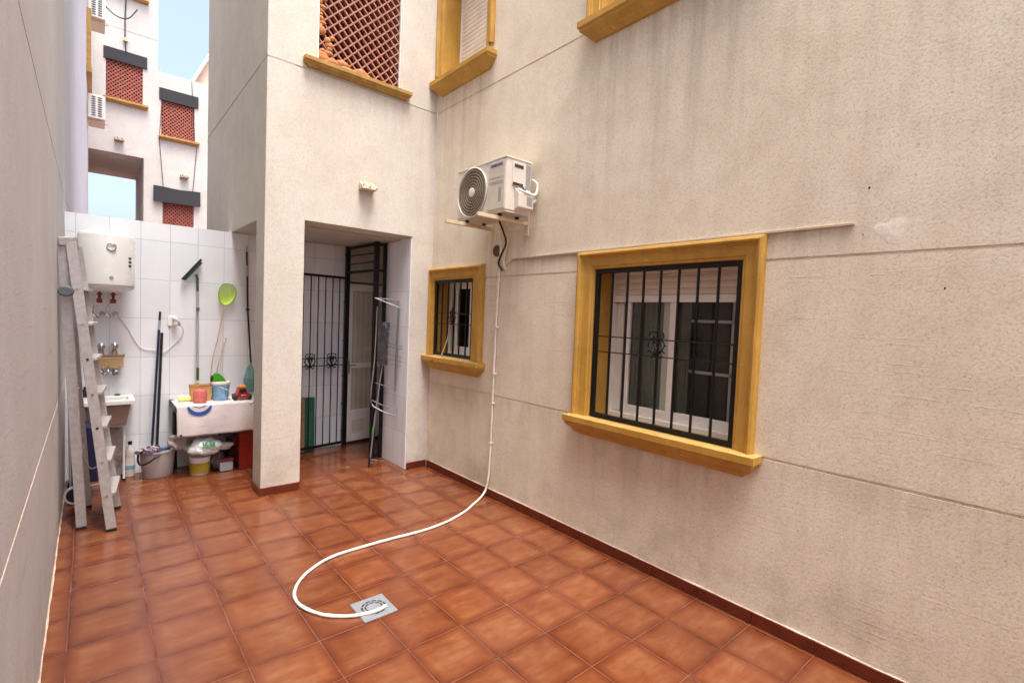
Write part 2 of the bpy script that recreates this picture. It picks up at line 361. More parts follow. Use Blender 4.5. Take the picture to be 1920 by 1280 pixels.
def wallgrid(mp,U,V,holes,thick,grooves=(),gd=.007,gh=.016,base=0):
    """solid wall in (u,v), front at p=0, back at p=-thick; holes=(u0,u1,v0,v1); grooves = v heights of recessed joints"""
    us=sorted(set([U[0],U[1]]+[h[i] for h in holes for i in (0,1)])); vs=set([V[0],V[1]]+[h[i] for h in holes for i in (2,3)])
    for g in grooves: vs|={g-gh/2,g+gh/2}
    vs=sorted(v for v in vs if V[0]<=v<=V[1]); us=[u for u in us if U[0]<=u<=U[1]]
    def solid(i,j):
        if not(0<=i<len(us)-1 and 0<=j<len(vs)-1): return None
        u=(us[i]+us[i+1])/2; v=(vs[j]+vs[j+1])/2
        if any(h[0]<u<h[1] and h[2]<v<h[3] for h in holes): return None
        return -gd if any(abs(v-g)<gh/2 for g in grooves) else 0.0
    m=MB()
    for i in range(len(us)-1):
        for j in range(len(vs)-1):
            f=solid(i,j)
            if f is None: continue
            a,b,c,d_=us[i],us[i+1],vs[j],vs[j+1]
            m.add([mp(a,c,f),mp(b,c,f),mp(b,d_,f),mp(a,d_,f)],[(0,1,2,3)]); m.add([mp(a,c,-thick),mp(b,c,-thick),mp(b,d_,-thick),mp(a,d_,-thick)],[(3,2,1,0)])
            for (ii,jj,e) in ((i-1,j,((a,c),(a,d_))),(i+1,j,((b,c),(b,d_))),(i,j-1,((a,c),(b,c))),(i,j+1,((a,d_),(b,d_)))):
                g=solid(ii,jj); t=-thick if g is None else g
                if t<f-1e-6:
                    (p,q),(r,s_)=e; m.add([mp(p,q,f),mp(r,s_,f),mp(r,s_,t),mp(p,q,t)],[(0,1,2,3)])
    return m
def moulding(mp,u0,u1,v0,v1,prof):
    m=MB(); 
    for (t,p),(t2,p2) in zip(prof,prof[1:]):
        A=[mp(u0+t,v0,p),mp(u0+t,v1-t,p),mp(u1-t,v1-t,p),mp(u1-t,v0,p)]; B=[mp(u0+t2,v0,p2),mp(u0+t2,v1-t2,p2),mp(u1-t2,v1-t2,p2),mp(u1-t2,v0,p2)]
        for k in range(3): m.add([A[k],A[k+1],B[k+1],B[k]],[(0,1,2,3)])
    return m
def sill(mp,u0,u1,layers):
    """layers (v, out, inset) stacked top to bottom, mitred returns"""
    m=MB(); R=[]
    for v,o,e in layers: R.append([mp(u0+e,v,0),mp(u0+e,v,o),mp(u1-e,v,o),mp(u1-e,v,0)])
    for A,B in zip(R,R[1:]):
        for k in range(3): m.add([A[k],A[k+1],B[k+1],B[k]],[(0,1,2,3)])
    m.add(R[0],[(0,1,2,3)]); m.add(R[-1],[(3,2,1,0)]); return m
WX=1.35; FY=2.66; SX=-.38; CE=2.548
mR=lambda u,v,p:(WX-p,u,v)          # right wall, faces -X ; u=Y v=Z
mF=lambda u,v,p:(u,FY-p,v)          # front wall, faces -Y ; u=X
PROF=[(0,-.001),(0,.034),(.006,.046),(.02,.052),(.033,.046),(.038,.034),(.046,.032),(.05,.026),(.07,.022),(.105,.020),(.112,.012),(.125,.010),(.128,.006),(.128,-.215)]
def prof(w_): 
    k=w_/.128; return [(t*k,p) for t,p in PROF]
def sill_layers(top,h=.145):
    return [(top,.115,0),(top-.045,.115,0),(top-.052,.103,.012),(top-.072,.10,.014),(top-.085,.082,.034),(top-.105,.06,.058),(top-.118,.052,.066),(top-h,.022,.1)]
# ================================================================ setting
struct(MB().add([(-40,-40,0),(60,-40,0),(60,60,0),(-40,60,0)],[(0,1,2,3)]).build('floor',FLOOR))
H=8.6
# ---- main building ------------------------------------------------------------------
B=thing('apartment_building','cream plastered apartment block with ochre window surrounds enclosing the patio','building',(WX,FY,0))
BIG=(-.82,.303,.98,2.105); SML=(1.865,2.60,1.27,2.095); UP1=(1.79,2.56,4.3,5.45); UP2=(-.82,.35,3.99,5.2)
wallgrid(mR,(-6,FY+.0),(0,H),[BIG,SML,UP1,UP2],.3,(.972,2.09,3.92)).build('side_wall',PL_R,B,label='long cream rendered wall with grooves and run-off stains')
wallgrid(mF,(SX,WX-.001),(0,H),[(-.04,1.09,-1,CE),(.045,.895,4.015,5.35)],.28,(3.92,)).build('front_wall',PL_F,B,label='pale rendered wall above the porch')
mS=lambda u,v,p:(SX-p,u,v)
mS3=lambda u,v,p:(SX-.003-p,u,v)
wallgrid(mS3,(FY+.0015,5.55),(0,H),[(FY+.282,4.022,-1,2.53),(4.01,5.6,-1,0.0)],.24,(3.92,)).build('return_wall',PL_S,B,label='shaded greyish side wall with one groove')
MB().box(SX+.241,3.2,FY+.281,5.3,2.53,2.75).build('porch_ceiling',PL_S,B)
# porch enclosure: tiled jamb at the right, recess behind, back of the door niche
MB().box(1.10,1.349,FY+.281,3.25,0,2.529).build('porch_jamb',WTILE,B)
MB().box(1.078,1.0895,FY+.004,3.25,0,2.525).build('jamb_tiles',WTILE,B)
MB().box(1.66,1.9,3.25,5.3,0,2.529).build('porch_end_wall',WTILE,B)
MB().box(1.3495,1.9,2.98,3.249,0,2.529).build('niche_wall',WTILE,B)
# interiors behind the windows
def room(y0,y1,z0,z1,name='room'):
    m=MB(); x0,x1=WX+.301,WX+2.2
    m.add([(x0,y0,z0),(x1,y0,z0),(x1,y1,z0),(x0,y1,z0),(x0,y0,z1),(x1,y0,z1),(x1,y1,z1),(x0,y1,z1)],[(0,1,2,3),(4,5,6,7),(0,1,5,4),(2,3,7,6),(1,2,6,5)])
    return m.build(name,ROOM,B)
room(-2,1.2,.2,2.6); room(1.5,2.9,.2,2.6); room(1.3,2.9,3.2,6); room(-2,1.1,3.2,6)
m=MB(); m.add([(-.3,FY+.6,3.2),(1.3,FY+.6,3.2),(1.3,FY+.6,6),(-.3,FY+.6,6)],[(0,1,2,3)]); m.build('lattice_shade_sheet',DRED,B)
# skirting tiles
m=MB(); y=-4.95+.33*0
k=-18
while k*.33<FY-.02:
    a=k*.33+.0018; b=min((k+1)*.33-.0018,FY-.012); m.box(WX-.012,WX-.0005,a,b,.003,.072); k+=1
m.build('skirting',SKIRT,B,bevel=.002)
for a in ((1.092,WX-.013,FY-.012,FY-.0005),(SX-.0035,-.041,FY-.012,FY-.0005),(SX-.015,SX-.0036,FY-.012,FY+.28),(SX-.003,-.041,FY+.2825,FY+.292)):
    MB().box(*a,.003,.072).build('skirting',SKIRT,B,bevel=.002)
# ragged mortar bead on top of the skirting
m=MB(); random.seed(3)
pts=[(WX-.004-.002*random.random(),yy,.0735+.003*random.random()) for yy in [ -5.9+.09*i for i in range(95)]]
m.tube(pts,[.0035+.0035*random.random()**2 for _ in pts],6); m.build('mortar_bead',MORTAR,B,smooth=True)
# windows
def grille_ornament(mp,u,v,s=1,r=.005):
    """wrought-iron scroll ornament centred at (u,v)"""
    m=MB()
    def crv(pts): m.tube([mp(u+a*s,v+b*s,.0) for a,b in smooth_path2(pts)],r,6)
    for sg in (-1,1):
        crv([(sg*.008,-.07),(sg*.045,-.035),(sg*.062,.0),(sg*.045,.035),(sg*.012,.03),(sg*.02,.005)])
        crv([(sg*.055,-.075),(sg*.03,-.085),(sg*.02,-.06),(sg*.04,-.04),(sg*.066,-.05)])
        crv([(sg*.004,.088),(sg*.045,.085),(sg*.056,.055),(sg*.035,.04),(sg*.02,.055),(sg*.03,.068)])
        crv([(0,-.02),(sg*.02,.0),(sg*.024,.035),(0,.05)])
        m.lathe([(0,-.008),(.009,0),(0,.008)],mp(u+sg*.068*s,v,0),'Z',8)
    m.lathe([(0,-.012),(.013,0),(0,.012)],mp(u,v+.092*s,0),'Z',8)
    m.lathe([(0,-.03),(.016,-.01),(.012,.02),(0,.04)],mp(u,v-.045*s,0),'Z',8)
    return m
def smooth_path2(p): return [(q.x,q.y) for q in smooth_path([(a,b,0) for a,b in p],4)]
def window_grille(hole,parent,nb,rails,orn,barw=.014,fr=.032,set_=-.02):
    u0,u1,v0,v1=hole; u0+=.004;u1-=.004;v0+=.006;v1-=.004
    m=MB(); p=set_
    mp=mR; h=fr/2
    for a,b in (((u0+h,v0),(u0+h,v1)),((u1-h,v0),(u1-h,v1)),((u0+fr,v0+h),(u1-fr,v0+h)),((u0+fr,v1-h),(u1-fr,v1-h))):
        m.beam(mp(a[0],a[1],p),mp(b[0],b[1],p),fr,.028,(1,0,0))
    for i in range(nb):
        u=u0+fr/2+(u1-u0-fr)*(i+1)/(nb+1); m.beam(mp(u,v0+fr,p),mp(u,v1-fr,p),barw,barw,(1,0,0))
    for v in rails: m.tube([mp(u0+fr,v,p+.010),mp(u1-fr,v,p+.010)],.0045,6)
    for v in (v0+.15,(v0+v1)/2,v1-.15):
        for u in (u0,u1): m.tube([mp(u-.02 if u==u0 else u+.02,v,-.05),mp(u,v,-.05),mp(u+(.02 if u==u0 else -.02),v,p-.01)],.005,5)
    g=m.build('grille',BLACK,parent,bevel=.0015)
    return g
def window(hole,outer,top,nb=None,rails=(),orn=None,shutter=None,sash=None,mat=YEL,wframe=.128):
    u0,u1,v0,v1=hole; U0,U1,V0,V1=outer
    # surround mesh = the window part itself
    m=MB(); rows=[]
    P=PROF
    for (t,p),(t2,p2) in zip(P,P[1:]):
        def ring(t,p):
            k=t/.128; a=U0+(u0+.0015-U0)*k; b=U1+(u1-.0015-U1)*k; c=V1+(v1-.0015-V1)*k; return [mR(a,V0,p),mR(a,c,p),mR(b,c,p),mR(b,V0,p)]
        A=ring(t,p); Bq=ring(t2,p2)
        for k in range(3): m.add([A[k],A[k+1],Bq[k+1],Bq[k]],[(0,1,2,3)])
    wn=m.build('window',mat,B)
    sl_=sill(mR,U0-.045,U1+.02 if U1<2.6 else U1,sill_layers(top)).box(WX-.001,WX+.235,u0+.002,u1-.002,top-.05,top-.0015)
    sl_.build('sill',mat,wn,bevel=.002)
    XS=WX+.20
    # fixed frame
    f=MB(); w_=.035
    f.box(XS,XS+.05,u0+.002,u0+w_,v0,v1); f.box(XS,XS+.05,u1-w_,u1-.002,v0,v1); f.box(XS,XS+.05,u0+w_,u1-w_,v0,v0+w_); f.box(XS,XS+.05,u0+w_,u1-w_,v1-w_,v1-.002)
    f.build('frame',WHITE,wn,bevel=.002)
    a,b=u0+w_,u1-w_
    if shutter is not None:
        s=MB(); z=v1-w_; 
        s.add([(XS+.012,a,v1-w_),(XS+.012,b,v1-w_),(XS+.012,b,shutter),(XS+.012,a,shutter)],[(0,1,2,3)])
        z=shutter+.05
        prev=None
        s=MB()
        sl=.046; n=int((v1-w_-z)/sl)+1
        for i in range(n):
            z0=z+i*sl; z1=min(z0+sl,v1-w_)
            s.add([(XS+.010,a,z0),(XS+.010,b,z0),(XS+.003,b,z0+.006),(XS+.003,a,z0+.006),(XS+.001,b,(z0+z1)/2),(XS+.001,a,(z0+z1)/2),(XS+.004,b,z1-.004),(XS+.004,a,z1-.004),(XS+.010,b,z1),(XS+.010,a,z1)],[(0,1,2,3),(3,2,4,5),(5,4,6,7),(7,6,8,9)])
        s.build('shutter',SLAT,wn)
        MB().box(XS-.004,XS+.014,a,b,shutter,shutter+.05).build('shutter_bar',WHITE,wn,bevel=.003)
    if sash:
        zt=(shutter if shutter else v1-w_)+.0
        for (sa,sb,dx) in sash:
            s=MB(); x0=XS+.016+dx; x1=x0+.024; t=.052
            s.box(x0,x1,sa,sa+t,v0+w_,zt); s.box(x0,x1,sb-t,sb,v0+w_,zt); s.box(x0,x1,sa+t,sb-t,v0+w_,v0+w_+.07)
            fr=s.build('sash',WHITE,wn,bevel=.002)
            s=MB(); s.add([(x0+.012,sa+t,v0+w_+.07),(x0+.012,sb-t,v0+w_+.07),(x0+.012,sb-t,zt),(x0+.012,sa+t,zt)],[(0,1,2,3)]); s.build('pane',GLASS,wn)
    if nb:
        window_grille(hole,wn,nb,rails,orn)
        if orn: grille_ornament(lambda u,v,p:mR(u,v,p-.008),*orn).build('ornament',BLACK,wn,smooth=True)
    return wn
wb=window(BIG,(-.947,.455,.98,2.232),.982,7,(1.60,1.485),(-.255,1.565,1.0),1.865,[(-.27,.17,0),(-.77,-.15,.03)])
wb['label']='large ground floor window with black grille and half lowered shutter'
ws=window(SML,(1.675,2.658,1.27,2.222),1.262,5,(1.735,1.625),(2.237,1.69,.85),2.01,[(2.17,2.50,0),(1.90,2.25,.03)])
ws['label']='small ground floor window with black grille in the corner'
wu=window(UP1,(1.665,2.655,4.3,5.6),4.22,None,(),None,4.43,[(1.82,2.53,0)])
wu['label']='upper window in the corner with its shutter nearly closed'
wv=window(UP2,(-.947,.478,3.99,5.4),3.957,None,(),None,4.25,[(-.79,.32,0)])
wv['label']='upper window at the top edge, only its sill in view'
MB().box(WX+.252,WX+.275,.205,.27,1.02,1.86).build('inner_sash',WHITE,wb,bevel=.002)
MB().box(WX+.285,WX+.30,.165,.285,1.0,2.0).build('white_blind',SLAT,wb)
# things behind the panes: curtain, brown board with white bars
m=MB(); random.seed(5); n=60; A=[]; 
for i in range(n+1):
    yv=-.28+.72*i/n; A.append((WX+.40+.018*math.sin(i*.9)+.01*math.sin(i*2.3),yv))
for (x0,y0),(x1,y1) in zip(A,A[1:]): m.add([(x0,y0,.9),(x1,y1,.9),(x1,y1,2.3),(x0,y0,2.3)],[(0,1,2,3)])
m.build('curtain',CURT,B,smooth=True)
MB().box(WX+.5,WX+.53,-1.6,-.27,.3,2.3).build('wooden_panel',BROWN,B)
m=MB()
for z in (1.73,1.36): m.box(WX+.44,WX+.455,-1.6,-.25,z,z+.02)
m.box(WX+.44,WX+.455,-.62,-.56,.9,2.2)
m.build('panel_bars',WHITE,B)
MB().box(WX+.5,WX+.53,1.7,2.3,.9,2.3).build('wooden_panel',BROWN,B)
# terracotta lattice
def lattice(u0,u1,v0,v1,mp,step,th,dep,mat,parent,name='lattice'):
    m=MB()
    def clip(c,sg):
        # line u = c + sg*(v-v0)
        pts=[]
        a=(u0-c)*sg; b=(u1-c)*sg
        lo=max(0,min(a,b)); hi=min(v1-v0,max(a,b))
        if hi-lo>.01: return (c+sg*lo,v0+lo),(c+sg*hi,v0+hi)
    c=u0-(v1-v0)
    k=0
    while u0-(v1-v0)+k*step<u1+(v1-v0):
        c=u0-(v1-v0)+k*step; k+=1
        for sg,dp in ((1,0),(-1,.0013)):
            q=clip(c,sg)
            if q:
                (a,b),(c2,d2)=q; nx,nz=-sg*th/2/1.414,th/2/1.414
                quad=[(a+nx,b+nz),(a-nx,b-nz),(c2-nx,d2-nz),(c2+nx,d2+nz)]
                P=[Vector(mp(x,z,-.03-dp)) for x,z in quad]; Q=[Vector(mp(x,z,-.03-dep-dp)) for x,z in quad]
                m.add(P+Q,[(0,1,2,3),(7,6,5,4),(0,4,5,1),(1,5,6,2),(2,6,7,3),(3,7,4,0)])
    return m.build(name,mat,parent)
L1=lattice(.045,.880,4.03,5.35,mF,.098,.013,.05,CLAY,B)
sill(mF,-.085,1.0,[(4.02,.075,0),(3.985,.075,0),(3.98,.066,.01),(3.965,.06,.012),(3.955,.045,.03),(3.94,.03,.04)]).box(.047,.893,FY-.001,FY+.27,3.985,4.018).build('sill',YEL_D,L1,bevel=.002)
for xa,xb in ((.882,.893),(.047,.056)): MB().box(xa,xb,FY+.002,FY+.03,4.02,5.35).build('lattice_edge',WHITE,L1)
m=MB(); random.seed(9)
for i in range(46):
    t=i/45; 
    if t<.55: x=.06+.05*random.random(); z=4.95-.9*(t/.55)
    else: x=.07+(t-.55)/.45*.55; z=4.04+.13*random.random()*(1-(t-.55)/.45)
    if t<.55 and z<4.3: x+=.10*random.random()
    r=.022+.03*random.random()**2
    m.lathe([(0,-r),(r*.7,-r*.7),(r,0),(r*.75,r*.6),(0,r)],(x,FY+.034-.008*random.random(),z),'Z',8,1+.9*random.random(),.45)
fo=m.build('foam_filling',FOAM,L1,smooth=True)
# small dark marks in the render
random.seed(4); m=MB()
for y,z,r in [(a,b,c*.55) for a,b,c in [(-1.415,2.416,.010),(-1.402,2.188,.006),(-1.728,1.917,.008),(2.208,2.52,.006),(2.16,2.525,.005),(-1.269,1.845,.004),(-1.2,.62,.005),(1.2,1.4,.004),(.9,3.4,.004),(1.95,2.3,.004)]]:
    m=MB(); m.lathe([(0,-.0012),(r*.7,-.0008),(r,.0005)],(WX-.0005,y,z),'X',9,1,1.25); m.build('wall_hole',DKLINE,B)
m=MB(); random.seed(14); R=26; vs=[(WX-.0035,-1.517,2.196)]
for k in range(R):
    a=2*PI*k/R; rr=.062*(1+.22*math.sin(3*a+1)+.18*random.uniform(-1,1)); vs.append((WX-.0004,-1.517+rr*math.cos(a),2.196+rr*.95*math.sin(a)))
m.add(vs,[(0,1+k,1+(k+1)%R) for k in range(R)]); m.build('plaster_patch',simple('patch_filler',(228,220,206),.9,0,.14,60,.003),B,smooth=True)
# ---- white door in the niche + back wall right of the tiled wall
D=thing('door','white framed glazed door with ribbed glass at the back of the porch','door',(.95,4.03,0))
dx=lambda t:(.935+.60*t, 4.00+.115*t)
def dq(m,t0,t1,z0,z1,o0=0,o1=.03):
    (xa,ya),(xb,yb)=dx(t0),dx(t1); nrm=Vector((-.19,-.98,0)).normalized()
    q=[]
    for z in (z0,z1):
        for (x,y) in ((xa,ya),(xb,yb)):
            for o in (-o0,o1): q.append(Vector((x,y,z))-nrm*o)
    # order: z0:(a,f)(a,b)(b,f)(b,b) ; z1 same
    m.add(q,[(0,2,3,1),(4,5,7,6),(0,4,6,2),(2,6,7,3),(3,7,5,1),(1,5,4,0)])
m=MB()
for a in ((0,.12,.03,2.07),(.88,1,.03,2.07),(.12,.88,1.985,2.07),(.12,.88,.985,1.05),(.12,.88,.36,.44),(.12,.88,.03,.10)): dq(m,*a)
m.build('frame',WHITE,D,bevel=.003)
m=MB(); dq(m,.12,.88,.10,.36,-.008,.02); m.build('kick_panel',WHITE,D,bevel=.003)
m=MB(); dq(m,.17,.45,.15,.31,-.002,.006); m.build('vent_panel',SLAT,D,bevel=.002)
m=MB()
for z0,z1 in ((.44,.985),(1.05,1.985)): dq(m,.12,.88,z0,z1,-.012,.016)
RG=simple('ribbed_glass',(190,188,172),.35,0,.2,5); m.build('pane',RG,D)
m=MB()
for i in range(6):
    t=.17+.125*i
    for z0,z1 in ((.45,.975),(1.06,1.975)): dq(m,t,t+.045,z0,z1,-.0085,.0125)
m.build('glass_ribs',simple('glass_rib',(206,202,190),.3,0,.1,5),D,bevel=.002)
m=MB(); dq(m,.03,.09,.93,1.08,.006,-.0005); h=m.build('handle_plate',STEEL,D,bevel=.002)
m=MB(); a=Vector((*dx(.06),1.03)); m.tube([a+Vector((-.002,-.008,0)),a+Vector((0,-.045,0)),a+Vector((.085,-.035,0))],.007,8); m.build('handle',CHROME,h,smooth=True)
# ---- tiled back wall
TW=thing('tiled_wall','white glazed tile wall at the back carrying the water heater','wall',(-.3,4.01,0))
MB().box(-1.80,.915,4.01,4.13,0,2.526).build('tile_face',WTILE,TW)
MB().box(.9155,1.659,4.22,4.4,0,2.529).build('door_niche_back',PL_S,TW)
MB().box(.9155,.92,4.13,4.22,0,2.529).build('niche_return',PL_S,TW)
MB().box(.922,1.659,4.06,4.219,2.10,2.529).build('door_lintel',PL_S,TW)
# ---- left wall, continuing as the neighbour's flank
mL=MB()
LW=thing('boundary_wall','tall grey plastered wall running along the left side of the patio','wall',(-1.74,0,0))
path=[(-1.74,-6),(-1.74,4.2),(-1.615,13),(-1.60,15.0)]
zs=[0,.965,.979,2.650,2.662,9.2+0]
HL=[9.0]
for (xa,ya),(xb,yb) in zip(path,path[1:]):
    for z0,z1 in zip(zs,zs[1:]):
        g=abs(z1-z0)<.03
        dxx=-.007 if g else 0
        mL.add([(xa+dxx,ya,z0),(xb+dxx,yb,z0),(xb+dxx,yb,z1),(xa+dxx,ya,z1)],[(0,1,2,3)])
        if g:
            for z in (z0,z1): mL.add([(xa,ya,z),(xb,yb,z),(xb-.007,yb,z),(xa-.007,ya,z)],[(0,1,2,3)])
# back, top and ends
mL.add([(-2.0,-6,0),(-2.0,15,0),(-2.0,15,9.2),(-2.0,-6,9.2)],[(0,1,2,3)])
mL.add([(-1.74,-6,9.2),(-1.74,4.2,9.2),(-1.615,13,9.2),(-1.6,15,9.2),(-2,15,9.2),(-2,-6,9.2)],[(0,1,2,3,4,5)])
mL.add([(-1.74,-6,0),(-2,-6,0),(-2,-6,9.2),(-1.74,-6,9.2)],[(0,1,2,3)])
mL.build('wall_face',PL_L,LW)
m=MB(); random.seed(8)
for zz in (.9675,): pts=[(-1.7425,-6+.15*i,zz+.0015*random.random()) for i in range(68)]; m.tube(pts,.0035,5)
m.build('groove_mortar',MORTAR,LW)
pts=[(-1.737+.002*random.random(),-5.9+.08*i,.003) for i in range(124)]
m=MB(); m.tube(pts,[.003+.005*random.random()**3 for _ in pts],6); m.build('base_mortar',BEIGEC,LW,smooth=True)
# wall closing the patio behind the viewer
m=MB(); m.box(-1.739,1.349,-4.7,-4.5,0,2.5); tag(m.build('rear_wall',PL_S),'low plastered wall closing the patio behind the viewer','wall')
# ================================================================ far buildings
FB=thing('apartment_building','far white block with red lattice windows beyond the tiled wall','building',(0,15,0))
mB=lambda u,v,p:(u,15-p,v)
wallgrid(mB,(-2.4,-.138),(-1,13.5),[(-1.62,-.44,-2,5.70),(-1.25,-.47,7.10,8.12),(-1.25,-.47,9.9,11)],3.2,(8.95,)).build('wall',PL_B,FB)
wallgrid(mB,(-.137,7),(-1,8.15),[(-.055,.73,6.42,7.42),(-.01,.735,3.8,4.62)],3.2,()).build('wall',PL_B,FB)
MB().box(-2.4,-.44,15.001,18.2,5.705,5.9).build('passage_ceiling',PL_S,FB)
for (a,b,c,d2,tp) in ((-1.25,-.47,7.10,8.12,.30),(-1.25,-.47,9.9,11,0),(-.055,.73,6.42,7.42,.32),(-.01,.735,3.8,4.62,0)):
    l=lattice(a,b,c,d2,mB,.098,.030,.05,CLAYF,FB)
    m=MB(); m.add([(a,15.35,c),(b,15.35,c),(b,15.35,d2),(a,15.35,d2)],[(0,1,2,3)]); m.build('lattice_hole_shade',DRED,l)
    if c>4: sill(mB,a-.06,b+.12,[(c,.12,0),(c-.05,.12,0),(c-.1,.05,.03)]).build('sill',YEL_D,l)
    if tp:
        m=MB(); 
        for i in range(14):
            u0_=a-.05+(b-a+.14)*i/14; u1_=a-.05+(b-a+.14)*(i+1)/14; o=.03+.004*(i%2)
            m.box(u0_,u1_,15-o,14.999,d2-.02,d2+tp-.02)
        m.build('blind',AWN,l)
m=MB(); n=16
for i in range(n):
    t0,t1=i/n,(i+1)/n; f=lambda t:(-.23+1.115*t, 5.01-.018*math.sin(PI*t)+.006*math.sin(9*t), 4.575+.02*t)
    a,b=f(t0),f(t1); m.add([(a[0],14.9,a[2]),(b[0],14.9,b[2]),(b[0],14.9,b[1]),(a[0],14.9,a[1]),(a[0],14.93,a[2]),(b[0],14.93,b[2]),(b[0],14.93,b[1]),(a[0],14.93,a[1])],[(0,1,2,3),(7,6,5,4),(3,2,6,7),(0,4,5,1)])
tag(m.build('net_banner',AWN),'charcoal net strung over the lowest far lattice window','net')
m=MB()
for p,q in (((-.03,14.97,7.7),(-.1,14.97,6.3)),((-.1,14.97,6.3),(0,14.97,5.0)),((.65,14.97,8.1),(.74,14.97,6.4)),((.79,14.97,6.3),(.7,14.97,5.0))): m.tube([p,q],.008,5)
tag(m.build('rope',BLKP),'thin ropes holding the charcoal net on the far block','rope')
def vent_hood(x,y,z,label,mat=BEIGEC,s=1):
    m=MB()
    # little cast cornice over a drain: sloped slab with lumps of mortar on it
    m.prism([(x-.09*s,y,z+.045*s),(x-.09*s,y-.07*s,z+.005*s),(x-.09*s,y-.115*s,z-.012*s),(x-.09*s,y-.115*s,z-.035*s),(x-.09*s,y,z-.035*s)],(.18*s,0,0))
    o=m.build('vent_hood',mat,None,bevel=.006); m2=MB()
    m2.tube([(x-.02*s,y-.01*s,z+.055*s),(x+.0*s,y-.112*s,z-.012*s)],[.024*s,.018*s],8); m2.tube([(x+.06*s,y-.01*s,z+.05*s),(x+.085*s,y-.112*s,z-.014*s)],[.02*s,.016*s],8); m2.tube([(x-.075*s,y-.01*s,z+.05*s),(x-.078*s,y-.1*s,z-.0*s)],[.014*s,.012*s],8)
    k=m2.build('mortar_lump',mat,o,smooth=True)
    return tag(o,label,'vent hood')
FARV=simple('weathered_stone',(132,116,94),.9,0,.2,20)
vent_hood(.548,FY,2.955,'small beige vent hood with mortar lumps on the wall above the porch',BEIGEC,.85)
vent_hood(-.976,15,6.05,'tiny vent hood above the passage of the far block',FARV,1.1)
vent_hood(.489,15,5.38,'tiny vent hood above the charcoal net of the far block',FARV,1.1)
m=MB(); m.tube([(-.83,14.95,10.2),(-.86,14.95,9.2),(-.86,14.95,8.7),(-.84,14.95,8.4)],.015,6); m.tube(smooth_path([(-1.3,14.6,9.25),(-1.05,14.7,9.12),(-.8,14.8,9.2),(-.6,14.9,9.55)]),.015,6)
tag(m.build('cable',BLKP),'dark cable looping across the far block','cable')
m=MB(); m.box(-.9,-.8,14.93,14.999,8.66,8.74); tag(m.build('junction_box',BEIGEC),'beige junction box on the cable of the far block','junction box')
# far gabled house
G=thing('gabled_house','distant beige gabled house peeking beside the shaded wall','house',(3,24,0))
m=MB(); m.prism([(1.3,24,0),(6.5,24,0),(6.5,24,11.5),(3.6,24,15.2),(1.95,24,11.6),(1.3,24,10.3)],(0,5,0)); m.build('wall',simple('beige_render',(222,204,182),.9,0,.08,2),G)
m=MB(); m.beam((1.2,23.9,10.1),(3.62,23.9,15.3),.12,.3,(0,1,0)); m.build('roof_verge',MORTAR,G)
# AC units on the far left flank
def wall_ac(y,z,s,label):
    a=thing('air_conditioner',label,'air conditioner',(-1.62,y,z),'air conditioners on the far left flank')
    x0=-1.60; x1=x0+.30*s; h=.52*s
    MB().box(x0,x1,y,y+.8*s,z,z+h).build('casing',ACW,a,bevel=.012)
    for c in (0,1):
        m=MB(); xa,xb=x0+(.06+.11*c)*s,x0+(.13+.11*c)*s
        for i in range(9): m.box(xa,xb,y-.006,y-.0005,z+.05*s+i*.05*s,z+.075*s+i*.05*s)
        m.box(xa+.03*s,xa+.035*s,y-.004,y-.0005,z+.05*s,z+.475*s)
        m.build('side_grille',MATS.get('vent_slots') or simple('vent_slots',(70,92,100),.6),a)
    m=MB(); m.box(x0-.02,x1+.05,y+.1,y+.14,z-.06,z-.02); m.box(x0-.02,x0+.01,y+.1,y+.14,z-.22,z-.06); m.build('bracket',BRKT,a)
    return a
wall_ac(12.6,5.82,1,'small white air conditioner low on the far left flank')
wall_ac(12.6,8.02,1,'white air conditioner at the top of the far left flank')
for (y,z0,z1,lb) in ((13.0,6.75,8.0,'ochre window surround seen edge-on beside the far air conditioners'),):
    m=MB(); m.box(-1.625,-1.545,12.2,12.35,z0,z1); m.box(-1.625,-1.53,12.1,13.9,z0-.12,z0-.001); m.box(-1.625,-1.545,13.6,13.75,z0,z1)
    tag(m.build('window_surround',YEL_D),lb,'window surround')
# ================================================================ air conditioner on the right wall
AC=thing('air_conditioner','cream outdoor air conditioner unit on two brackets between the two ground floor windows','air conditioner',(1.15,1.33,2.575))
x0,x1,y0,y1,z0,z1=1.0,1.275,.985,1.675,2.575,3.02
c=MB().box(x0,x1,y0,y1,z0+.012,z1).build('casing',ACW,AC,bevel=.012)
MB().box(x0+.004,x1-.004,y0+.004,y1-.004,z0,z0+.0115).build('base_tray',ACP,AC)
MB().box(x0-.006,x1+.006,y0-.006,y1+.006,z1-.012,z1+.004).build('lid',ACW,c,bevel=.004)
yc,zc,R=1.447,2.797,.207
m=MB(); m.lathe([(R+.010,-.001),(R+.010,-.010),(R+.002,-.014),(R-.004,-.003)],(x0,yc,zc),'X',48,1,1,False); m.build('fan_ring',ACW,AC,smooth=True)
m=MB(); m.lathe([(R-.004,-.0015),(.0,-.0015)],(x0,yc,zc),'X',48); gr=m.build('fan_guard',ACD,AC)
m=MB()
for i in range(6):
    r=.060+.0255*i
    for dr in (-.004,0,.004):
        pts=[(x0-.007-.002*math.sin(PI*i/6),yc+(r+dr)*math.cos(2*PI*k/44),zc+(r+dr)*math.sin(2*PI*k/44)) for k in range(44)]; m.tube(pts,.0032,5,closed=True)
for k in range(20):
    a=2*PI*k/20+.1; m.tube([(x0-.0035,yc+.045*math.cos(a),zc+.045*math.sin(a)),(x0-.0035,yc+(R-.004)*math.cos(a+.25),zc+(R-.004)*math.sin(a+.25))],.0012,4)
m.build('guard_rings',ACR,gr,smooth=True)
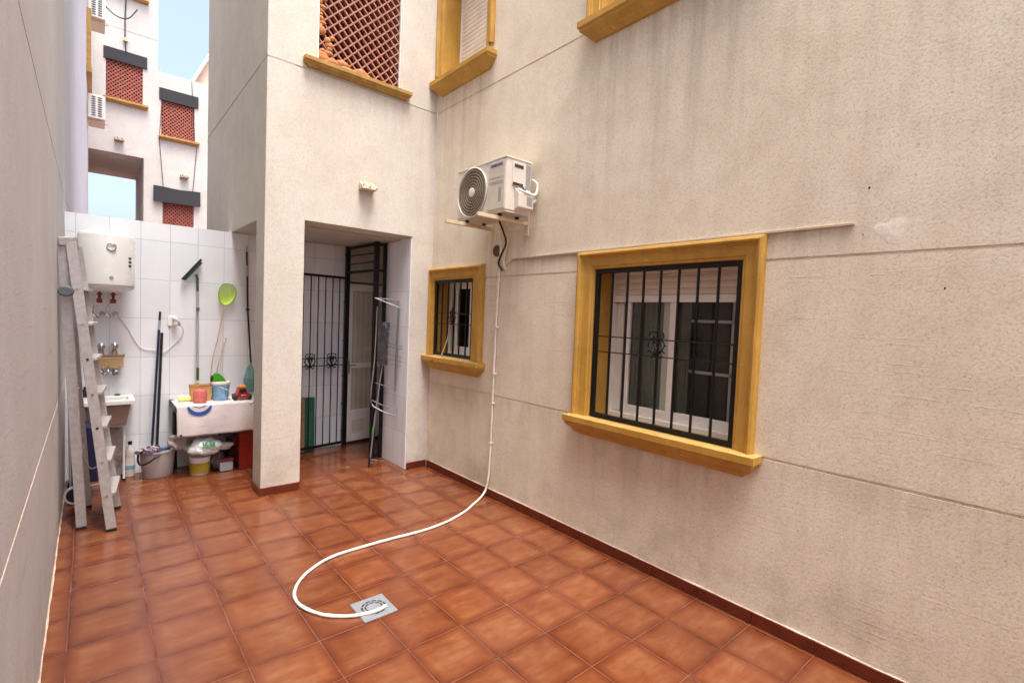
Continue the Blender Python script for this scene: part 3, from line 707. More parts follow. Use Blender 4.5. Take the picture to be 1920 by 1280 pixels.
m=MB(); m.lathe([(.042,-.004),(.042,-.012),(.036,-.015),(0,-.016)],(x0,yc,zc),'X',28); m.build('hub',ACW,gr,smooth=True)
fp=MB().box(x0-.007,x0-.0005,y0+.012,1.213,z0+.03,z1-.025).build('front_panel',ACP,AC,bevel=.003)
m=MB()
for a,b in ((2.815,2.818),(2.83,2.833),(2.862,2.865)): m.box(x0-.0085,x0-.0071,y0+.03,1.195,a,b)
m.build('panel_lines',LGREY,fp)
m=MB().box(x0-.0085,x0-.0071,y0+.05,y0+.085,2.66,2.78); m.build('sticker',LGREY,fp)
def text(body,size,mat,parent,loc,rot,name='lettering',ext=.0008,bold=0):
    cu=bpy.data.curves.new(name,'FONT'); cu.body=body; cu.size=size; cu.extrude=ext; cu.align_x='CENTER'; cu.align_y='CENTER'; cu.resolution_u=3; cu.offset=bold
    t=bpy.data.objects.new(name,cu); COL.objects.link(t); bpy.context.view_layer.update()
    me=bpy.data.meshes.new_from_object(t.evaluated_get(bpy.context.evaluated_depsgraph_get())); bpy.data.objects.remove(t)
    me.materials.clear(); me.materials.append(mat); o=bpy.data.objects.new(name,me); COL.objects.link(o)
    if parent: o.parent=parent; loc=Vector(loc)-org(parent)
    o.location=loc; o.rotation_euler=rot; return o
text('SAMSUNG',.034,ACBLUE,fp,(x0-.0082,1.105,2.965),(PI/2,0,-PI/2),bold=.0008)
# terminal side, faces the viewer
sc=MB().box(x0+.06,x0+.20,y0-.008,y0-.0005,2.80,z1-.03).build('terminal_cover',ACW,AC,bevel=.003)
MB().box(x0+.08,x0+.175,y0-.0105,y0-.0081,2.945,2.972).build('handle_recess',ACD,sc)
MB().box(x0+.065,x0+.175,y0-.012,y0-.0082,2.80,2.822).build('cable_gland',ACD,sc)
MB().box(x0+.212,x0+.262,y0-.003,y0-.0005,2.79,2.99).build('spec_label',LGREY,AC)
m=MB(); m.prism([(x0+.095,y0-.001,2.60),(x0+.095,y0-.055,2.62),(x0+.095,y0-.055,2.735),(x0+.095,y0-.001,2.785)],(.165,0,0)); vc=m.build('valve_cover',ACW,AC,bevel=.005)
MB().box(x0+.185,x0+.245,y0-.0575,y0-.0556,2.645,2.715).build('sticker',LGREY,vc)
m=MB(); m.tube([(x0+.10,y0-.02,2.815),(x0+.14,y0-.05,2.78),(x0+.22,y0-.05,2.73),(x0+.28,y0-.02,2.70)],.006,6); m.build('power_cable',ACD,AC,smooth=True)
m=MB(); m.tube(smooth_path([(x0+.10,y0-.03,2.765),(x0+.17,y0-.055,2.748),(x0+.27,y0-.045,2.745),(x0+.325,y0-.02,2.79),(x0+.33,y0-.01,2.86),(x0+.30,y0+.02,2.89)]),.011,8)
m.tube(smooth_path([(x0+.25,y0-.03,2.69),(x0+.30,y0-.02,2.70),(x0+.33,y0+.0,2.72),(x0+.335,y0+.04,2.70)]),.010,8); m.build('insulated_pipe',WHITE,AC,smooth=True)
for y in (1.09,1.555):
    m=MB(); m.beam((.80,y,2.535),(WX-.012,y,2.535),.028,.032,(0,0,1)); m.box(WX-.014,WX-.001,y-.022,y+.022,2.43,2.62); m.build('bracket',BRKT,AC,bevel=.003)
for y in (1.09,1.555):
    for x in (1.03,1.22): m=MB(); m.lathe([(.017,0),(.02,.012),(.015,.0235)],(x,y,2.5515),'Z',10); m.build('rubber_foot',BLKP,AC)
# pipes under the unit
m=MB(); m.tube(smooth_path([(1.24,1.30,2.575),(1.28,1.31,2.50),(1.325,1.325,2.42),(1.328,1.36,2.33),(1.328,1.385,2.24),(1.335,1.375,2.18),(1.352,1.36,2.15)]),.017,8)
p=m.build('pipe_sleeve',BRKT,None,smooth=True); tag(p,'beige pipe sleeve dropping from the air conditioner into the wall','pipe')
m=MB(); m.tube(smooth_path([(1.22,1.33,2.57),(1.28,1.33,2.47),(1.31,1.33,2.37),(1.308,1.395,2.27),(1.305,1.41,2.2),(1.33,1.385,2.145)]),[.006]*13+[.013]*18,8) if False else m.tube(smooth_path([(1.22,1.33,2.57),(1.28,1.33,2.47),(1.31,1.335,2.38),(1.305,1.40,2.27),(1.303,1.42,2.2),(1.33,1.39,2.145)]),.009,8)
tag(m.build('cable',BLKP,None,smooth=True),'black cable hanging below the air conditioner','cable')
m=MB(); m.lathe([(.052,0),(.055,-.006),(.050,-.014),(.044,-.011),(0,-.011)],(WX-.0005,1.505,2.335),'X',28); o=m.build('wall_vent',RUST,None,smooth=True); tag(o,'round rusty brown wall vent on the wall under the air conditioner','vent')
# drain hose
pts=smooth_path([(1.30,1.40,2.50),(1.335,1.435,2.40),(1.334,1.44,2.2),(1.334,1.462,1.7),(1.334,1.468,1.2),(1.334,1.474,.7),(1.332,1.478,.34),(1.325,1.483,.17),(1.30,1.49,.06),(1.22,1.46,.016),(1.09,1.385,.0105),(.93,1.29,.0105),(.70,1.20,.0105),(.46,1.16,.0105),(.2,1.168,.0105),(.02,1.172,.0105),(-.29,1.15,.0105),(-.50,1.03,.0105),(-.62,.87,.0105),(-.645,.71,.0105),(-.585,.547,.0105),(-.475,.437,.0105),(-.37,.392,.012),(-.30,.382,.015),(-.258,.395,.015)],8)
random.seed(77); hs=MB().tube([p+Vector((random.uniform(-.0012,.0012),random.uniform(-.0012,.0012),0)) for p in pts],[.0098+.0004*math.sin(i*.7) for i in range(len(pts))],10).build('drain_hose',HOSE,None,smooth=True); tag(hs,'long white hose clipped down the wall and curling over the floor to the drain','hose')
m=MB()
for z in (2.05,1.62,1.18,.90,.52): 
    yy=1.44+ (2.2-z)*.02
    m=MB(); m.box(1.322,WX-.0005,yy-.013,yy+.013,z-.007,z+.007); m.build('clip',HOSE,hs,bevel=.002)
# conduit
m=MB(); m.box(WX-.014,WX-.0005,-1.365,1.28,2.238,2.252); o=m.build('cable_conduit',CREAMC,None,bevel=.002); tag(o,'thin beige cable channel running above the large window','cable channel')
m=MB(); m.tube(smooth_path([(WX-.008,1.36,2.18),(WX-.008,1.30,2.215),(WX-.008,1.15,2.230),(WX-.008,.6,2.231),(WX-.008,-.2,2.2325)],5),.004,6); m.build('wire',CREAMC,o,smooth=True)
# floor drain
DR=thing('floor_drain','square steel floor drain under the end of the white hose','drain',(-.312,.435,0))
a0=(-.312,.436)
DST=simple('drain_steel',(128,134,140),.55,.1,.12,50)
MB().box(a0[0]-.1,a0[0]+.1,a0[1]-.107,a0[1]+.107,.001,.0045).build('plate',DST,DR,bevel=.001)
m=MB(); m.lathe([(.083,.0046),(.083,.0058),(.079,.0062),(.076,.0056),(0,.0056)],(a0[0],a0[1],0),'Z',40); m.build('grate',DST,DR,smooth=True)
m=MB()
for rr,n,w_ in ((.066,11,.0115),(.047,9,.0105)):
    for k in range(n):
        b=2*PI*k/n; e=.78*PI/n*1.0
        A=[(a0[0]+(rr+s_*w_/2)*math.cos(b+q*e),a0[1]+(rr+s_*w_/2)*math.sin(b+q*e),.0066) for s_,q in ((-1,-1),(-1,0),(-1,1),(1,1),(1,0),(1,-1))]
        m.prism(A,(0,0,-.0007))
m.build('slots',GRILLD,DR)
# ================================================================ iron gate
IG=thing('iron_gate','black wrought iron gate standing open with its cage frame inside the porch','gate',(.93,3.6,0))
def sq(m,p,q,w_=.035): m.beam(p,q,w_,w_,(0,0,1) if abs(p[2]-q[2])<.01 else (0,1,0))
P1=(.905,3.955); PA=(.945,3.215); PB=(1.058,3.235)
m=MB()
for P_,w_ in ((P1,.05),(PA,.05),(PB,.035)): m.box(P_[0]-w_/2,P_[0]+w_/2,P_[1]-w_/2,P_[1]+w_/2,.0,2.525)
for z in (2.50,2.20): sq(m,(P1[0],P1[1]-.025,z),(PA[0],PA[1]+.025,z),.03); sq(m,(PA[0]+.025,PA[1],z),(PB[0]-.018,PB[1],z),.028)
for z in (2.40,2.30): m.tube([(P1[0],P1[1]-.025,z),(PA[0],PA[1]+.025,z)],.008,6)
sq(m,(PA[0]+.025,PA[1],.04),(PB[0]-.018,PB[1],.04),.03)
for z in (2.49,1.85,1.45,.95): m.tube([(PB[0],PB[1],z),(1.08,PB[1],z)],.008,6)
for z in (2.42,1.83,1.35,.9,.55,.2): m.tube([(P1[0]-.045,P1[1],z),(P1[0],P1[1],z)],.007,6)
m.build('cage_frame',BLACK,IG,bevel=.002)
lp=lambda t,z,o=0:(.885-.735*t,3.93-.13*t-o,z)
m=MB()
sq(m,lp(0,.05),lp(0,2.14),.028); sq(m,lp(1,.05),lp(1,2.14),.028); sq(m,lp(.02,2.13),lp(.98,2.13),.028); sq(m,lp(.02,.06),lp(.98,.06),.028)
for k in range(1,8): m.tube([lp(k/8,.07),lp(k/8,2.12)],.0075,6)
for z in (1.135,1.045): m.tube([lp(.02,z,.01),lp(.98,z,.01)],.005,6)
lf=m.build('gate_leaf',BLACK,IG,bevel=.001)
for k in (2,5):
    t0=k/8; grille_ornament(lambda u,v,p,t0=t0:lp(t0-u/.735,v,.014+p),0,1.10,1.0,.006).build('ornament',BLACK,lf,smooth=True)
m=MB(); m.box(.915,.93,3.90,3.925,.92,1.12); m.build('lock_plate',STEEL,IG)
# boards behind the gate
def board(x0,x1,y,z1,mat,label,name,th=.03):
    m=MB(); m.prism([(x0,y,.005),(x1,y,.005),(x1,y+.02,z1),(x0,y+.02,z1)],(0,th,0)); return tag(m.build(name,mat,None,bevel=.003),label,'board')
board(.20,.405,3.905,.66,CARD,'flat brown cardboard piece standing behind the iron gate','cardboard')
gb=board(.41,.52,3.90,.655,GREEN,'narrow green boxed board standing behind the iron gate','boxed_board',.05)
m=MB(); m.box(.464,.468,3.8965,3.8995,.16,.49)
for i in range(7): m.box(.455,.478,3.8955,3.8995,.16+i*.05,.19+i*.05)
m.build('print_marks',simple('print_olive',(70,112,80),.6),gb)
# clothes airer leaning on the jamb
CA=thing('clothes_airer','folded grey wire clothes airer leaning in the porch doorway','clothes airer',(1.0,3.0,0))
m=MB()
m.tube(smooth_path([(.79,2.93,.015),(.85,2.95,.55),(.93,2.96,1.15),(.985,2.98,1.35)],4),.0085,8)
m.tube(smooth_path([(.83,3.02,.70),(.815,3.0,.80),(.85,3.0,1.2),(.875,3.02,1.78)],4),.008,8)
m.tube([(1.055,2.9,.83),(1.06,2.9,1.3),(1.073,2.9,1.84)],.008,8)
m.tube([(1.035,2.84,.85),(1.045,2.84,1.3),(1.055,2.84,1.80)],.006,8)
m.build('side_tubes',AIR,CA,smooth=True)
m=MB(); m.tube([(.80,2.92,1.872),(1.06,2.82,1.77)],.0075,8); m.tube([(.80,2.93,1.872),(1.075,2.92,1.862)],.006,8); m.lathe([(0,-.014),(.014,0),(0,.014)],(1.073,2.9,1.86),'Z',10); m.build('top_bars',POLEG,CA,smooth=True)
m=MB()
m.tube(smooth_path([(.825,2.98,.70),(.84,2.95,.665),(.95,2.86,.60),(1.02,2.83,.575),(1.055,2.84,.60),(1.058,2.86,.66)],4),.007,8)
m.tube(smooth_path([(.83,3.0,.735),(.93,2.93,.68),(1.0,2.9,.65),(1.02,2.9,.69)],4),.006,8)
m.tube([(.86,2.98,.93),(1.0,2.9,.88),(1.055,2.9,.87)],.005,6)
for z in (1.37,1.34): m.tube([(.96,3.1,z+.01),(1.06,2.75,z-.02)],.004,6)
for z in (1.25,1.20,1.15): m.tube([(.98,3.1,z),(1.068,2.78,z-.02)],.0022,5)
m.tube([(.80,2.93,.09),(.95,2.93,.045)],.006,6)
m.build('rods',AIR,CA,smooth=True)
MB().tube([(.785,2.93,0),(.79,2.93,.12)],.012,8).build('foot_cap',BLKP,CA)
MB().tube([(.818,2.94,.36),(.83,2.94,.44)],.0105,8).build('green_clip',GREENB,CA)
m=MB(); random.seed(2)
cen=smooth_path([(.93,2.94,1.16),(.93,2.95,1.3),(.945,2.96,1.45),(.955,2.97,1.60)],5)
m.tube(cen,[.022]+[.028]*(len(cen)-2)+[.02],12)
for c_ in cen:
    for k in range(26):
        a=random.random()*2*PI; e=Vector((math.cos(a),math.sin(a),random.uniform(-.7,.3)))*.052; m.tube([Vector(c_),Vector(c_)+e],[.009,.002],4)
tag(m.build('duster',DUST,None,smooth=True),'fluffy blue-grey duster hooked on the folded clothes airer','duster')
# ================================================================ water heater
WH=thing('water_heater','white cylindrical water heater hung high on the tiled wall','water heater',(-1.45,3.79,1.8))
cx,cyy,rr=-1.447,3.79,.207
m=MB(); m.lathe([(0,2.362),(.10,2.358),(.17,2.345),(.198,2.328),(rr,2.305),(rr,1.872)],(cx,cyy,0),'Z',56); m.build('tank',ENAMEL,WH,smooth=True)
m=MB(); m.lathe([(rr-.003,1.871),(rr+.002,1.868),(rr+.002,1.862),(rr-.002,1.858)],(cx,cyy,0),'Z',56); m.build('seam',GREYP,WH,smooth=True)
m=MB(); m.lathe([(rr,1.857),(rr-.003,1.845),(.18,1.825),(.12,1.805),(0,1.80)],(cx,cyy,0),'Z',56); m.build('bottom_cap',ENAMEL,WH,smooth=True)
an=math.radians(-82)
def on_tank(a,z,off=0): return (cx+(rr+off)*math.cos(a),cyy+(rr+off)*math.sin(a),z)
m=MB(); m.lathe([(.036,.002),(.036,-.006),(.030,-.008),(.029,-.004)],on_tank(an,2.205,.004),'Y',28,1,1,False); dl=m.build('dial',CHROME,WH,smooth=True)
m=MB(); m.lathe([(.029,-.004),(0,-.004)],on_tank(an,2.205,.004),'Y',28); m.build('dial_face',ENAMEL,dl)
m=MB(); c0=Vector(on_tank(an,2.205,.0085)); m.prism([c0+Vector((-.02,0,.004)),c0+Vector((.024,0,.02)),c0+Vector((.024,0,.0))],(0,-.001,0)); m.build('dial_needle',LGREY,dl)
m=MB(); c0=Vector(on_tank(an,1.93,.002)); m.lathe([(.016,.003),(.016,-.002),(0,-.002)],c0,'Y',18); m.build('badge',LGREY,WH)
m=MB()
for z in (2.12,2.085,2.05):
    c0=Vector(on_tank(math.radians(-38),z,.0015)); m.beam(c0+Vector((-.011,-.009,0)),c0+Vector((.011,.009,0)),.002,.018)
m.build('side_stickers',NAVY,WH)
for i,(x,xx) in enumerate(((-1.497,-1.475),(-1.398,-1.38))):
    m=MB(); m.tube([(x,3.83,1.81),(x,3.83,1.74)],.012,8); m.box(x-.02,x+.02,3.815,3.845,1.775,1.79); m.box(x-.022,x+.022,3.812,3.848,1.70,1.74)
    m.build('inlet_valve',COPP,WH,bevel=.003)
    m=MB(); m.tube(smooth_path([(x-.01,3.83,1.70),(x-.045,3.84,1.655),(x-.045,3.86,1.60),(x-.012,3.90,1.565),(x+.02,3.94,1.58),(x+.022,3.985,1.60)]),.009,8); m.build('flexible_hose',CHROME,WH,smooth=True)
    m=MB(); m.lathe([(.024,0),(.024,-.012),(.014,-.016),(.014,-.03)],(x+.022,4.009,1.60),'Y',16); m.build('wall_fitting',CHROME,WH,smooth=True)
m=MB(); m.tube(smooth_path([(-1.40,3.95,1.62),(-1.35,4.0,1.57),(-1.276,4.0,1.453),(-1.186,4.0,1.28),(-1.074,4.0,1.241),(-.99,4.0,1.218),(-.917,4.0,1.291),(-.83,3.99,1.40),(-.83,3.97,1.47),(-.86,3.96,1.51)]),.0045,6)
m.build('power_cord',HOSE,WH,smooth=True)
SK=thing('wall_socket','white socket with a plug beside the squeegee pole','socket',(-.9,4.0,1.54))
MB().box(-.955,-.875,3.995,4.0095,1.49,1.59).build('plate',WHITE,SK,bevel=.004)
m=MB(); m.tube(smooth_path([(-.91,3.99,1.565),(-.90,3.955,1.56),(-.87,3.94,1.54),(-.86,3.95,1.50)]),.012,8); m.tube([(-.915,3.995,1.515),(-.915,3.955,1.51),(-.87,3.945,1.50)],.006,6); m.build('plug',GREYP,SK,smooth=True)
# taps
def knob(x,z,label,name='stop_valve'):
    t=thing(name,label,'tap',(x,4.0,z))
    m=MB(); m.lathe([(.030,0),(.030,-.006),(.016,-.012),(.013,-.035),(.013,-.045)],(x,4.009,z),'Y',20); m.build('flange',CHROME,t,smooth=True)
    m=MB(); m.lathe([(.012,-.045),(.026,-.050),(.030,-.062),(.026,-.078),(.012,-.086),(0,-.087)],(x,4.009,z),'Y',20); m.build('handle',CHROME,t,smooth=True); return t
knob(-1.482,1.285,'left one of the two round chrome stop valves above the wicker basket'); knob(-1.382,1.29,'right one of the two round chrome stop valves above the wicker basket')
TP=thing('wall_tap','chrome wall tap with two round handles below the wicker basket','tap',(-1.43,4.0,1.03))
for x in (-1.49,-1.375):
    m=MB(); m.lathe([(.030,0),(.030,-.008),(.018,-.014),(.016,-.04),(.027,-.048),(.031,-.062),(.026,-.078),(0,-.084)],(x,4.009,1.03),'Y',20); m.build('handle',CHROME,TP,smooth=True)
m=MB(); m.tube([(-1.465,3.965,1.03),(-1.40,3.965,1.03)],.013,10); m.tube(smooth_path([(-1.432,3.965,1.035),(-1.432,3.94,1.075),(-1.432,3.88,1.085),(-1.432,3.84,1.06),(-1.432,3.835,1.03)]),.011,10); m.tube([(-1.432,3.965,1.04),(-1.432,3.965,1.10)],[.014,.012],10); m.build('spout',CHROME,TP,smooth=True)
# basket
BK=thing('wicker_basket','small flat wicker basket hanging from the two stop valves','basket',(-1.42,3.96,1.1))
m=MB(); sec=[(1.20,.005),(1.17,.004),(1.12,0),(1.085,.012)]
def bsk(z,k): 
    W0,W1=-1.525+k,-1.315-k; return [(W0,4.0,z),(W0,3.915,z),(W0+.03,3.90,z),(W1-.03,3.90,z),(W1,3.915,z),(W1,4.0,z)]
Rg=[bsk(z,k) for z,k in ((1.185,0),(1.15,.004),(1.11,.004),(1.085,.02))]
for A,Bq in zip(Rg,Rg[1:]):
    for k in range(5): m.add([A[k],A[k+1],Bq[k+1],Bq[k]],[(0,1,2,3)])
m.add(Rg[-1],[(0,1,2,3,4,5)]); random.seed(6)
for r_ in range(7):
    z=1.09+r_*.014; pts=[(-1.522+.205*i/20,3.897-.004*((i+r_)%2),z+.001*((i)%2)) for i in range(21)]; m.tube(pts,.0055,5)
m.build('body',WICK,BK,smooth=False)
m=MB(); m.tube([(-1.53,3.985,1.198),(-1.53,3.90,1.198),(-1.31,3.90,1.198),(-1.31,3.985,1.198)],.010,6)
for x in (-1.482,-1.382): m.tube(smooth_path([(x-.02,3.93,1.20),(x-.012,3.945,1.245),(x,3.955,1.262),(x+.012,3.945,1.245),(x+.02,3.93,1.20)],3),.005,6)
m.build('rim',WICKD,BK)
# ================================================================ utility sink
SI=thing('utility_sink','white laundry sink on thin white legs below the wicker basket','sink',(-1.43,3.8,0))
m=MB()
X0,X1,Y0,Y1=-1.63,-1.238,3.64,4.0; T=.805
o=[(X0,Y0),(X1,Y0),(X1,Y1),(X0,Y1)]; i_=[(X0+.045,Y0+.04),(X1-.045,Y0+.04),(X1-.045,Y1-.06),(X0+.045,Y1-.06)]; bt=[(X0+.09,Y0+.08),(X1-.09,Y0+.08),(X1-.09,Y1-.09),(X0+.09,Y1-.09)]
V=[(x,y,T-.04) for x,y in o]+[(x,y,T) for x,y in o]+[(x,y,T) for x,y in i_]+[(x,y,T-.22) for x,y in bt]
F=[(0,1,5,4),(1,2,6,5),(2,3,7,6),(3,0,4,7),(4,5,9,8),(5,6,10,9),(6,7,11,10),(7,4,8,11),(8,9,13,12),(9,10,14,13),(10,11,15,14),(11,8,12,15),(12,13,14,15)]
m.add(V,F); m.build('rim',ENAMEL,SI,bevel=.008)
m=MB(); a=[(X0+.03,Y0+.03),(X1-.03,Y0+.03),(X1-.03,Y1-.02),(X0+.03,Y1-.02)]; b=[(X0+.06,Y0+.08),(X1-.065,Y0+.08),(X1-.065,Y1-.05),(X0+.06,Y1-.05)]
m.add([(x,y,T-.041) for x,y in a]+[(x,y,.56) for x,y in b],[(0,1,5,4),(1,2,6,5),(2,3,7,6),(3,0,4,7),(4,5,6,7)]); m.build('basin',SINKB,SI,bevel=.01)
for (x,y) in ((-1.315,3.80),(-1.565,3.80),(-1.315,3.96),(-1.565,3.96)):
    m=MB(); m.tube([(x,y,.02),(x,y,.555)],.0095,8); l=m.build('leg',WHITE,SI,smooth=True); MB().tube([(x,y,0),(x,y,.022)],.0125,8).build('foot',BLKP,l)
m=MB(); m.beam((-1.565,3.80,.54),(-1.315,3.80,.54),.02,.02); m.beam((-1.565,3.96,.54),(-1.315,3.96,.54),.02,.02); m.tube([(-1.44,3.86,.56),(-1.44,3.86,.42),(-1.44,3.98,.38)],.018,8); m.build('frame',WHITE,SI)
m=MB(); m.lathe([(.022,0),(.026,.008),(.012,.014),(0,.014)],(-1.36,3.975,T),'Z',14); tag(m.build('sink_plug',BLKP,None,smooth=True),'black rubber plug lying on the back rim of the sink','plug')
m=MB(); m.lathe([(.022,0),(.022,.06),(.010,.08),(.010,.10),(0,.10)],(-1.60,3.96,T),'Z',14); tag(m.build('soap_bottle',BLKP,None,smooth=True),'small dark bottle at the left corner of the sink','bottle')
def blob(name,mat,c,r,seed,label,cat,n=2,amp=.18,fold=0):
    random.seed(seed); bm=bmesh.new(); bmesh.ops.create_icosphere(bm,subdivisions=4,radius=1)
    ph=[random.uniform(0,6) for _ in range(12)]
    for v in bm.verts:
        p=v.co.copy(); k=1+amp*(math.sin(3*p.x+ph[0])*math.sin(2.6*p.y+ph[1])+.6*math.sin(6*p.z+3*p.x+ph[2])+.5*math.sin(9*p.x-5*p.y+ph[3]))
        k+=amp*.5*math.sin(15*p.x+11*p.z+ph[4])*math.sin(8*p.y+ph[5])+amp*.35*abs(math.sin(13*(p.x+p.z)+ph[6]+3*math.sin(4*p.y)))
        q=p*k; 
        v.co=Vector((c[0]+q.x*r[0],c[1]+q.y*r[1],c[2]+max(q.z,-.92)*r[2]))
    me=bpy.data.meshes.new(name); bm.to_mesh(me); bm.free(); me.materials.append(mat)
    for p in me.polygons: p.use_smooth=True
    o=bpy.data.objects.new(name,me); COL.objects.link(o); return tag(o,label,cat)
blob('plastic_bag',BAGC,(-1.40,3.92,.30),(.085,.05,.20),31,'translucent plastic bag hanging under the laundry sink','bag')
# bleach bottle
BB=thing('bleach_bottle','white bleach bottle with black cap beside the sink leg','bottle',(-1.262,3.93,0))
m=MB(); m.lathe([(0,.0),(.038,.002),(.041,.02),(.041,.15),(.036,.19),(.040,.22),(.036,.27),(.018,.305),(.014,.32)],(-1.262,3.93,0),'Z',24,1,.75); m.build('body',HOSE,BB,smooth=True)
m=MB(); m.lathe([(.017,.318),(.017,.348),(0,.35)],(-1.262,3.93,0),'Z',16); m.build('cap',BLKP,BB,smooth=True)
m=MB(); m.lathe([(.0418,.07),(.0418,.11)],(-1.262,3.93,0),'Z',24,1,.76,False); m.build('label_band',SKYB,BB,smooth=True)
# bucket with mop
BU=thing('mop_bucket','grey oval mop bucket with black handle on the floor between sink and table','bucket',(-1.05,3.78,0))
m=MB(); m.lathe([(0,.003),(.118,.003),(.124,.012),(.146,.245),(.156,.25),(.157,.262),(.150,.264),(.140,.25),(.118,.02),(0,.02)],(-1.05,3.79,0),'Z',40,1,.80); m.build('body',GREYP,BU,smooth=True)
m=MB(); m.tube(smooth_path([(-1.205,3.77,.245),(-1.215,3.68,.225),(-1.17,3.62,.20),(-1.09,3.615,.19),(-1.03,3.63,.235),(-1.03,3.655,.25)] if False else [(-1.208,3.76,.25),(-1.213,3.69,.20),(-1.19,3.66,.165),(-1.14,3.64,.185),(-1.08,3.645,.225),(-1.045,3.66,.25)]),.0095,8); m.build('handle',BLKP,BU,smooth=True)
m=MB(); m.lathe([(.145,.262),(.147,.275),(.10,.275),(.08,.26),(.0,.255)],(-1.13,3.77,0),'Z',24,.55,.62); m.build('wringer',BLKP,BU,smooth=True)
MB().box(-1.02,-.95,3.74,3.80,.265,.285).build('wringer_tab',BLUE,BU,bevel=.004)
random.seed(21)
m=MB()
for k in range(150):
    a=random.random()*2*PI; q=random.random()**.5; x=-1.13+.10*q*math.cos(a); y=3.76+.08*q*math.sin(a); z=.275+.035*(1-q)
    m.tube([(x*.6-1.13*.4,y*.6+3.76*.4,z+.012),(x,y,z+.012*random.random()),(x+.025*math.cos(a),y+.02*math.sin(a),z-.015)],.0055,5)
mo=thing('mop','mop with dark blue pole standing in the grey bucket','mop',(-1.1,3.8,.27))
m.build('mop_strings',MOPF,mo,smooth=True)
m=MB()
for k in range(45):
    a=random.random()*2*PI; q=random.random()**.5; x=-1.13+.09*q*math.cos(a); y=3.755+.075*q*math.sin(a); z=.288+.035*(1-q)
    m.tube([(x-.012,y,z),(x,y-.004,z+.008),(x+.014*math.cos(a),y-.012,z-.004)],.0042,5)
m.build('pale_strands',simple('pale_strands',(196,182,186),.9,0,.2,60),mo,smooth=True)
m=MB(); m.tube([(-1.098,3.80,.26),(-1.03,3.985,1.45)],.0105,8); p=m.build('pole',NAVY,mo,smooth=True)
MB().tube([(-1.03,3.985,1.45),(-1.024,3.995,1.545)],.0112,8).build('sleeve',POLEG,p,smooth=True); MB().tube([(-1.024,3.995,1.545),(-1.02,4.0,1.635)],.0095,8).build('tip',BLKP,p,smooth=True)
bm_=thing('mop','mop with thick black pole in the grey bucket, right of the blue pole','mop',(-1.06,3.84,.27))
m=MB(); m.tube([(-1.055,3.84,.24),(-1.005,3.985,1.42)],.0125,8); m.build('pole',BLKP,bm_,smooth=True)
MB().lathe([(0,0),(.03,.01),(.035,.05),(.012,.09)],(-1.055,3.84,.22),'Z',12).build('socket',NAVY,bm_)
# ================================================================ table
TB=thing('folding_table','folding table with dark frame against the tiled wall, draped in a pale cloth','table',(-.5,3.74,0))
TZ=.722
MB().box(-.925,-.04,3.51,3.985,TZ-.02,TZ).build('top',WHITE,TB,bevel=.003)
for x,y in ((-.90,3.96),(-.07,3.96),(-.90,3.56),(-.07,3.56)):
    if y<3.7 and x<-.5: m=MB().tube([(x+.02,3.95,0.0),(x,3.93,TZ-.02)],.012,8)
    else: m=MB().tube([(x,y,0),(x,y,TZ-.02)],.012,8)
    m.build('leg',BLKP,TB,smooth=True)
m=MB(); m.box(-.945,-.905,3.93,3.975,.66,.735); m.box(-.935,-.90,3.60,3.97,.655,.70); m.build('side_bracket',DISC,TB,bevel=.004)
m=MB(); nu,nv=60,40
def cl(u,s):
    x=-.930+.90*u
    # s: 0..1 across the top (back to front) then down the front
    if s<.6: y=3.985-(3.985-3.492)*s/.6; z=TZ+.004+.0015*math.sin(9*u+4*s)
    else:
        t=(s-.6)/.4; y=3.490-.008*math.sin(t*3)+.006*math.sin(14*u+3*t)*t+.004*math.sin(31*u)*t; z=TZ+.003-.293*t*(1+.01*math.sin(5*u)); x+=.0*t
        x+=.006*t
    return (x,y,z)
vs=[cl(i/nu,j/nv) for j in range(nv+1) for i in range(nu+1)]
m.add(vs,[(j*(nu+1)+i,j*(nu+1)+i+1,(j+1)*(nu+1)+i+1,(j+1)*(nu+1)+i) for j in range(nv) for i in range(nu)])
cl_=m.build('tablecloth',CLOTH,None,smooth=True); so_=cl_.modifiers.new('s','SOLIDIFY'); so_.thickness=.002
tag(cl_,'white printed oilcloth with blue and dark arcs draped over the folding table','tablecloth')
def arc(cx_,R0,R1,a0_,a1_,mat,fwd=3.505,n=24):
    """printed crescent: on the table top and over the front drop (unrolled cloth coordinate)"""
    m=MB(); o=[]
    def P(r,a):
        x=cx_+r*math.cos(a); d_=r*math.sin(a)+.0     # d_ >0 : towards the wall, <0 towards viewer/down
        s_=fwd+d_
        if s_>3.488: return (x,s_,TZ+.0088)
        return (x+.003,3.4755,TZ+.0075-(3.488-s_))
    for k in range(n+1):
        a=a0_+(a1_-a0_)*k/n; t=k/n; wv=math.sin(PI*t)**.5 if R1>R0*1.1 else 1
        mid=(R0+R1)/2; o.append((P(mid-(mid-R0)*wv,a),P(mid+(R1-mid)*wv,a)))
    for (a,b),(c,d2) in zip(o,o[1:]): m.add([a,b,d2,c],[(0,1,2,3)])
    m.build('printed_arc',mat,cl_)
arc(-.745,.078,.118,PI*1.04,PI*1.96,BLUE,3.505); arc(-.745,.062,.070,PI*.9,PI*2.1,NAVY,3.535); arc(-.745,.10,.105,PI*.02,PI*.98,NAVY,3.56)
arc(-.52,.052,.057,PI*1.0,PI*2.0,COPP,3.545); arc(-.33,.10,.105,PI*1.6,PI*2.0,BLKP,3.56); arc(-.50,.14,.143,PI*.3,PI*.9,DISC,3.60)
m=MB(); m.lathe([(.0105,0),(.0105,-.004),(0,-.0045)],(-.895,3.478,.452),'Y',12); m.build('eyelet',BLKP,cl_)
